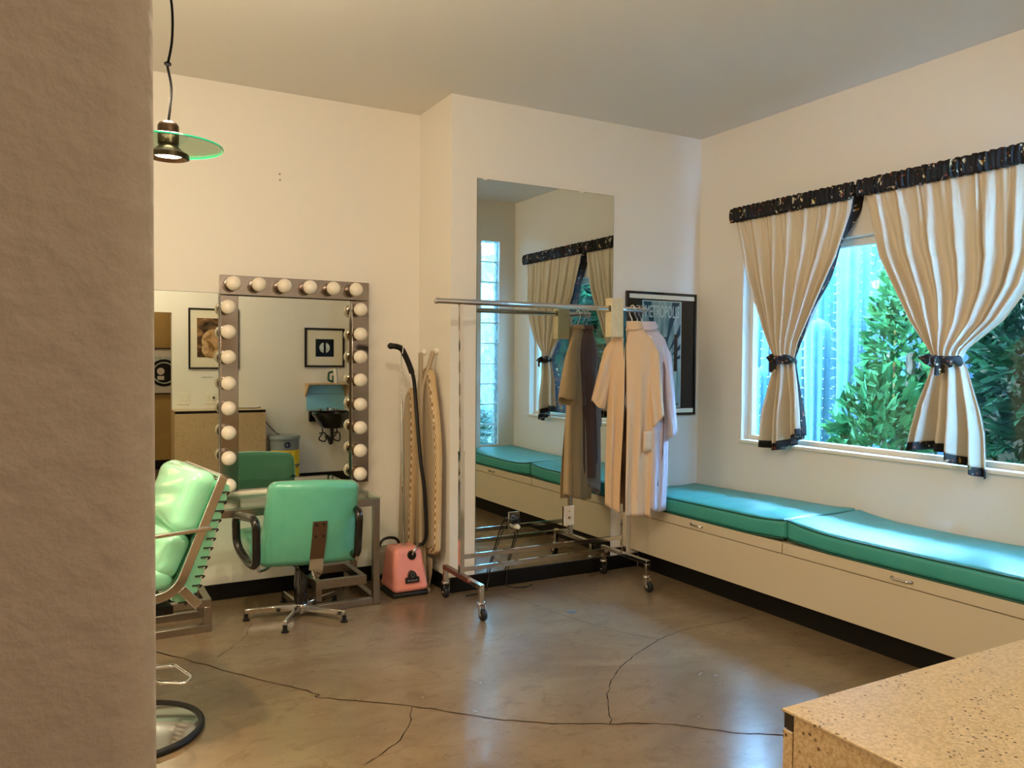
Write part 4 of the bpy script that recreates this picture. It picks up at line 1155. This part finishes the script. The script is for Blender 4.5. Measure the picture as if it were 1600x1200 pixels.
MB().prism([(2.45, .835), (2.90, .835), (2.90, 1.06), (2.865, 1.133), (2.50, 1.133), (2.45, 1.03)], 'y', YF+.0006, YF+.010).build('panel', M['paleblue'], sp)
MB().box(2.47, 2.885, YF+.0102, YF+.014, 1.02, 1.026).build('seam_strip', M['grey'], sp)
bw = thing('shampoo_bowl', (2.69, YF, .42), 'black shampoo bowl with hanging hoses on the front wall', 'shampoo bowl')
def bowl(u, v):
    t = 2*PI*u
    r = lerp([(0,.0),(.3,.13),(.62,.20),(.72,.235),(.76,.235),(.80,.215),(.9,.17),(1,.0)], v)
    z = lerp([(0,.635),(.3,.64),(.62,.74),(.72,.80),(.76,.822),(.80,.822),(.9,.70),(1,.665)], v)
    return Vector((2.69+r*cos(t), YF+.245+r*1.02*sin(t), z))
MB().grid(bowl, 40, 28, True).build('basin', M['blackgloss'], bw, 50)
bevel(MB().box(2.47, 2.93, YF+.0006, YF+.05, .70, .825).build('back_ledge', M['blackgloss'], bw), .01)
fc = MB().tube(roundpath([(2.69, YF+.03, .826), (2.69, YF+.03, .87), (2.69, YF+.15, .865), (2.69, YF+.155, .835)], .02), .010, 10)
for x in (2.60, 2.78): fc.cyl((x, YF+.03, .826), (x, YF+.03, .855), .016, n=14)
fc.build('faucet', M['chrome'], bw)
MB().tube(roundpath([(2.69, YF+.22, .64), (2.69, YF+.22, .50), (2.69, YF+.16, .44), (2.69, YF+.10, .50), (2.69, YF+.006, .52)], .05), .022, 12).build('drain_trap', M['black'], bw)
for x in (2.60, 2.77):
    MB().tube(smoothpath([(x, YF+.04, .70), (x+.02, YF+.08, .58), (x-.03, YF+.10, .50), (x+.05, YF+.08, .47), (x+.06, YF+.04, .56), (x, YF+.006, .56)], 6), .008, 8).build('supply_hose', M['black'], bw)
# grey drum
dr = thing('storage_drum', (2.125, .80, 0), 'grey drum with yellow label beside the counter cabinet', 'drum')
MB().lathe([(0,0),(.155,0),(.16,.01),(.168,.53),(0,.53)], (2.125, .80, 0), 40).build('body', M['grey'], dr)
MB().lathe([(0,.531),(.175,.531),(.178,.54),(.178,.565),(.17,.576),(.06,.578),(0,.578)], (2.125, .80, 0), 40).build('lid', M['grey'], dr)
for z0, z1 in ((.12, .24), (.262, .42)):
    MB().lathe([(.1665,z0),(.1685,z0),(.1695,z1),(.1665,z1)], (2.125, .80, 0), 30, 'z', .35, 2.9).build('label', M['yellow'], dr)
b = MB()
for z, a0 in ((.39, 1.3), (.36, 1.35), (.30, 1.2), (.285, 1.25), (.20, 1.3)):
    for k in range(5): b.lathe([(.1698,z),(.1705,z),(.1705,z+.010),(.1698,z+.010)], (2.125, .80, 0), 3, 'z', a0+k*.1, a0+k*.1+.07)
b.build('label_text', M['navy'], dr, weld=False)
MB().tube([(2.125+.173*cos(a), .80+.173*sin(a), .255-.05*sin((a-.5)/2.3*PI)) for a in [.5+2.3*i/16 for i in range(17)]], .0045, 8).build('wire_handle', M['black'], dr)
b = MB().lathe([(.018,0),(.034,0),(.034,.004),(.018,.004)], (2.125, .9655, .48), 24, 'y').box(2.128, 2.138, .9655, .9695, .462, .498); b.build('emblem', M['navy'], dr)

# round drain cover in the slab
d_ = thing('floor_drain', (2.502, 3.784, 0), 'small round metal cover set in the concrete floor', 'drain cover')
MB().lathe([(0,.0022),(.027,.0022),(.03,.0012),(.03,.0002),(0,.0002)], (2.502, 3.784, 0), 28).build('cover', M['drain'], d_)
MB().box(2.488, 2.516, 3.782, 3.786, .00225, .0028).build('slot', M['black'], d_)
# nail holes left in the alcove wall
for i, (x, z, lb) in enumerate(((1.135, 2.54, 'upper'), (1.137, 2.505, 'lower'))):
    tag(MB().lathe([(0,-.003),(.005,-.003),(.006,0),(0,0)], (x, YA-.0003, z), 10, 'y').build('wall_anchor', M['grey']), lb+' of two small wall anchors high on the alcove wall', 'wall anchor')

# ------------------------------------------------------------ garden outside
g = MB().box(4.17, 11, -4, 12, -.12, -.06).build('ground_outside', M['ground']); struct(g)
g2 = MB().box(3.4, 4.165, -4, 1.54, -.12, -.06).build('ground_outside', M['ground']); struct(g2)
struct(MB().box(4.161, 5.52, -4, 8, 2.62, 2.74).build('added_eave', M['trim']))  # unseen overhang added to cut steep sky light on cushions and sill
fn = MB()
for k in range(60):
    y0 = 4.3+k*.125
    fn.box(8.3+(k % 2)*.012, 8.33+(k % 2)*.012, y0, y0+.12, -.06, 4.2)
struct(fn.build('fence_outside', M['fence'], weld=False))
struct(MB().box(7.2, 7.4, -3, 4.28, -.06, 3.0).build('wall_outside', M['stucco']))
def cactus(x, y, r, h, label):
    rt = thing('columnar_cactus', (x, y, -.06), label, 'cactus', 'columnar cacti in the garden')
    def body(u, v):
        t = 2*PI*u; z = h*v
        rr = r*(math.sqrt(max(0, 1-((v-.93)/.07)**2)) if v > .93 else 1)*(.93+.07*sin(v*9))
        rr *= 1+.13*cos(9*t)
        return Vector((x+rr*cos(t), y+rr*sin(t), -.06+z))
    MB().grid(body, 54, 40, True).build('stem', M['cactus'], rt, 70)
    b = MB(); rnd = random.Random(int(x*100+y*10))
    for k in range(9):
        t = 2*PI*k/9
        for z in range(3, int(h/.09)):
            p = Vector((x+r*1.12*cos(t), y+r*1.12*sin(t), -.06+z*.09))
            d = Vector((cos(t), sin(t), rnd.uniform(-.3,.6)))*.035
            b.add([p-Vector((0,0,.006)), p+Vector((0,0,.006)), p+d], [(0,1,2)])
    b.build('spines', M['spine'], rt, 0, weld=False)
    return rt
for x, y, r, h, lb in ((6.3,5.55,.13,3.3,'tall cactus behind the gap between the curtains'),(6.6,5.15,.14,2.75,'ribbed cactus left of the green shrub'),(6.0,5.9,.12,2.5,'cactus nearest the far window edge'),(6.9,5.75,.13,3.9,'tallest cactus, near the fence'),
                       (6.0,5.05,.11,1.9,'short cactus in front of the ribbed ones'),(7.2,6.5,.14,3.2,'cactus seen at the far left of the pane'),(5.75,5.55,.10,1.45,'lowest cactus close to the window'),(7.3,5.2,.13,3.1,'cactus close to the fence behind the shrub')):
    cactus(x, y, r, h, lb)
def plant(name, label, cat, c, R_, n, size, m, stems, seed, group=None):
    rnd = random.Random(seed); rt = thing(name, (c[0], c[1], -.06), label, cat, group)
    b = MB(); C_ = Vector(c)
    for i in range(n):
        while True:
            p = Vector((rnd.uniform(-1,1), rnd.uniform(-1,1), rnd.uniform(-1,1)))
            if .35 < p.length < 1: break
        q = C_+Vector((p.x*R_[0], p.y*R_[1], p.z*R_[2]))
        d = (Vector((p.x, p.y, p.z*.6+.2))+Vector((rnd.uniform(-.7,.7), rnd.uniform(-.7,.7), rnd.uniform(-.7,.7)))).normalized()
        s_ = d.cross(Vector((rnd.uniform(-1,1), rnd.uniform(-1,1), rnd.uniform(-1,1)))).normalized()
        nn = d.cross(s_); L = size*rnd.uniform(.6, 1.3); w = L*.24
        b.add([q, q+d*L*.5+s_*w+nn*L*.06, q+d*L-nn*L*.05, q+d*L*.5-s_*w+nn*L*.06], [(0,1,2,3)])
    b.build('foliage', m, rt, 0, weld=False)
    b = MB()
    for k in range(stems):
        a = 2*PI*k/max(1, stems)+.4
        b.tube(smoothpath([(c[0]+.06*cos(a), c[1]+.06*sin(a), -.06), (c[0]+R_[0]*.2*cos(a), c[1]+R_[1]*.2*sin(a), c[2]*.5), (c[0]+R_[0]*.45*cos(a), c[1]+R_[1]*.45*sin(a), c[2]+R_[2]*.2)], 5), .018+.012*(R_[2] > 1), 8)
    b.build('stems', M['stem'], rt)
    return rt
plant('leafy_shrub', 'bright green shrub outside between the two curtains', 'shrub', (5.35,3.93,.72), (.33,.33,.62), 1200, .13, M['leaf'], 5, 1)
plant('leafy_shrub', 'tall yellow green shrub behind the bright shrub', 'shrub', (6.25,4.35,1.3), (.33,.3,1.1), 1700, .12, M['leaf'], 5, 2)
struct(MB().box(3.5, 11, -4.2, -4.0, -.06, 3.4).build('wall_outside', M['palewall']))
plant('garden_tree', 'dark leafy tree outside right of the near curtain', 'tree', (6.55,3.30,1.75), (.48,.55,1.65), 3600, .14, M['leafdark'], 4, 3)
plant('garden_tree', 'dark tree farther right, partly behind the near curtain', 'tree', (5.6,1.80,1.9), (.6,.5,1.75), 4200, .16, M['leafdark'], 4, 4)
plant('leafy_shrub', 'blue green shrub seen in the tall mirror through the window', 'shrub', (5.3,.50,1.2), (.45,.42,1.3), 2200, .16, M['leafteal'], 5, 5)
plant('leafy_shrub', 'blue green shrub farthest along the garden in the mirror', 'shrub', (6.1,-.75,1.5), (.9,.75,1.5), 3400, .18, M['leafteal'], 5, 6)
plant('leafy_shrub', 'low plant outside the glass block column', 'shrub', (3.95,.55,.45), (.35,.45,.5), 700, .15, M['leafteal'], 4, 7)
plant('leafy_shrub', 'low ground plant under the far part of the window', 'shrub', (4.9,4.85,.3), (.35,.35,.3), 900, .13, M['leafteal'], 4, 8)

# ------------------------------------------------------------ lamps added out of view, light, camera
pendant(-.75, 2.3, 2.112, 'unseen pendant lamp with green glass disc added nearest the left wall')  # this pendant and the next are unseen, added as warm light sources
pendant(.75, 1.7, 2.36, 'unseen pendant lamp with green glass disc added high above the middle of the room')
hl = thing('added_hall_light', (.6, -.75, 2.55), 'unseen round ceiling light added in the hall', 'ceiling light')  # unseen hall lamp added to light the near wall
MB().lathe([(0,.07),(.12,.07),(.13,.055),(.13,.045),(0,.045)], (.6,-.75,2.55), 32).build('mount', M['trim'], hl)
M['dome'] = mat('opal_dome', '#fff1dc', .3, emit=('#ffe6cc', 60))
MB().lathe([(0,-.01),(.06,0),(.1,.02),(.118,.044),(0,.044)], (.6,-.75,2.55), 32).build('diffuser', M['dome'], hl)

def lamp(name, kind, loc, energy, col, size=.03, rot=None, **k):
    L = bpy.data.lights.new(name, kind); L.energy = energy; L.color = col
    if kind in ('POINT', 'SPOT'): L.shadow_soft_size = size
    for a, v in k.items(): setattr(L, a, v)
    o = bpy.data.objects.new(name, L); COL.objects.link(o); o.location = loc
    if rot: o.rotation_euler = rot
    return o
WARM = (1.0, .75, .49)
for i, (x, y, z, e, g_) in enumerate(((.312, 3.0, 2.112, 48, 9), (-.75, 2.3, 2.112, 52, 14), (.75, 1.7, 2.36, 5, 37))):
    lamp('halogen_beam', 'SPOT', (x, y, z-.012), e, WARM, .035, spot_size=math.radians(150), spot_blend=.9)
    lamp('fill_glow', 'POINT', (x, y, z+.2), g_, (1.0, .83, .60), .05)  # fill point added above each pendant to brighten ceiling and upper walls
def portal(name, loc, rot, sx, sy):
    L = bpy.data.lights.new(name, 'AREA'); L.shape = 'RECTANGLE'; L.size = sx; L.size_y = sy
    L.cycles.is_portal = True
    o = bpy.data.objects.new(name, L); COL.objects.link(o); o.location = loc; o.rotation_euler = rot
#portal('window_daylight', (4.17, (WY0+WY1)/2, (WZ0+WZ1)/2), (0, PI/2, 0), WZ1-WZ0, WY1-WY0)
#portal('block_daylight', ((GX0+GX1)/2, YS-.15, (GZ0+GZ1)/2), (PI/2, 0, 0), GX1-GX0, GZ1-GZ0)

w = bpy.data.worlds.new('overcast_blue_sky'); sc.world = w; w.use_nodes = True
bg = w.node_tree.nodes['Background']; bg.inputs['Color'].default_value = (.27, .58, 1.0, 1); bg.inputs['Strength'].default_value = 100.0

cam = bpy.data.cameras.new('camera'); cam.sensor_width = 36; cam.sensor_fit = 'HORIZONTAL'; cam.lens = 36*1253.688/1600
cam.clip_start = .02; cam.clip_end = 100
co = bpy.data.objects.new('camera', cam); COL.objects.link(co); sc.camera = co
yaw, pitch, roll = (0.507367, 0.028025, -0.007676)
fw = Vector((sin(yaw)*cos(pitch), cos(yaw)*cos(pitch), -sin(pitch))); rt_ = Vector((cos(yaw), -sin(yaw), 0)); dn = fw.cross(rt_)
r2 = rt_*cos(roll)+dn*sin(roll); d2 = dn*cos(roll)-rt_*sin(roll)
co.matrix_world = Matrix(((r2.x, -d2.x, -fw.x, 0), (r2.y, -d2.y, -fw.y, 0), (r2.z, -d2.z, -fw.z, 1.42), (0,0,0,1)))

sc.view_settings.view_transform = 'Standard'; sc.view_settings.look = 'None'; sc.view_settings.gamma = 1
sc.view_settings.use_curve_mapping = False; sc.view_settings.exposure = 0.84
sc.cycles.use_denoising = True
sc.cycles.max_bounces = 14; sc.cycles.diffuse_bounces = 6; sc.cycles.glossy_bounces = 7; sc.cycles.transmission_bounces = 8; sc.cycles.transparent_max_bounces = 16
sc.cycles.caustics_reflective = True; sc.cycles.caustics_refractive = True; sc.cycles.blur_glossy = .6
sc.cycles.sample_clamp_indirect = 6
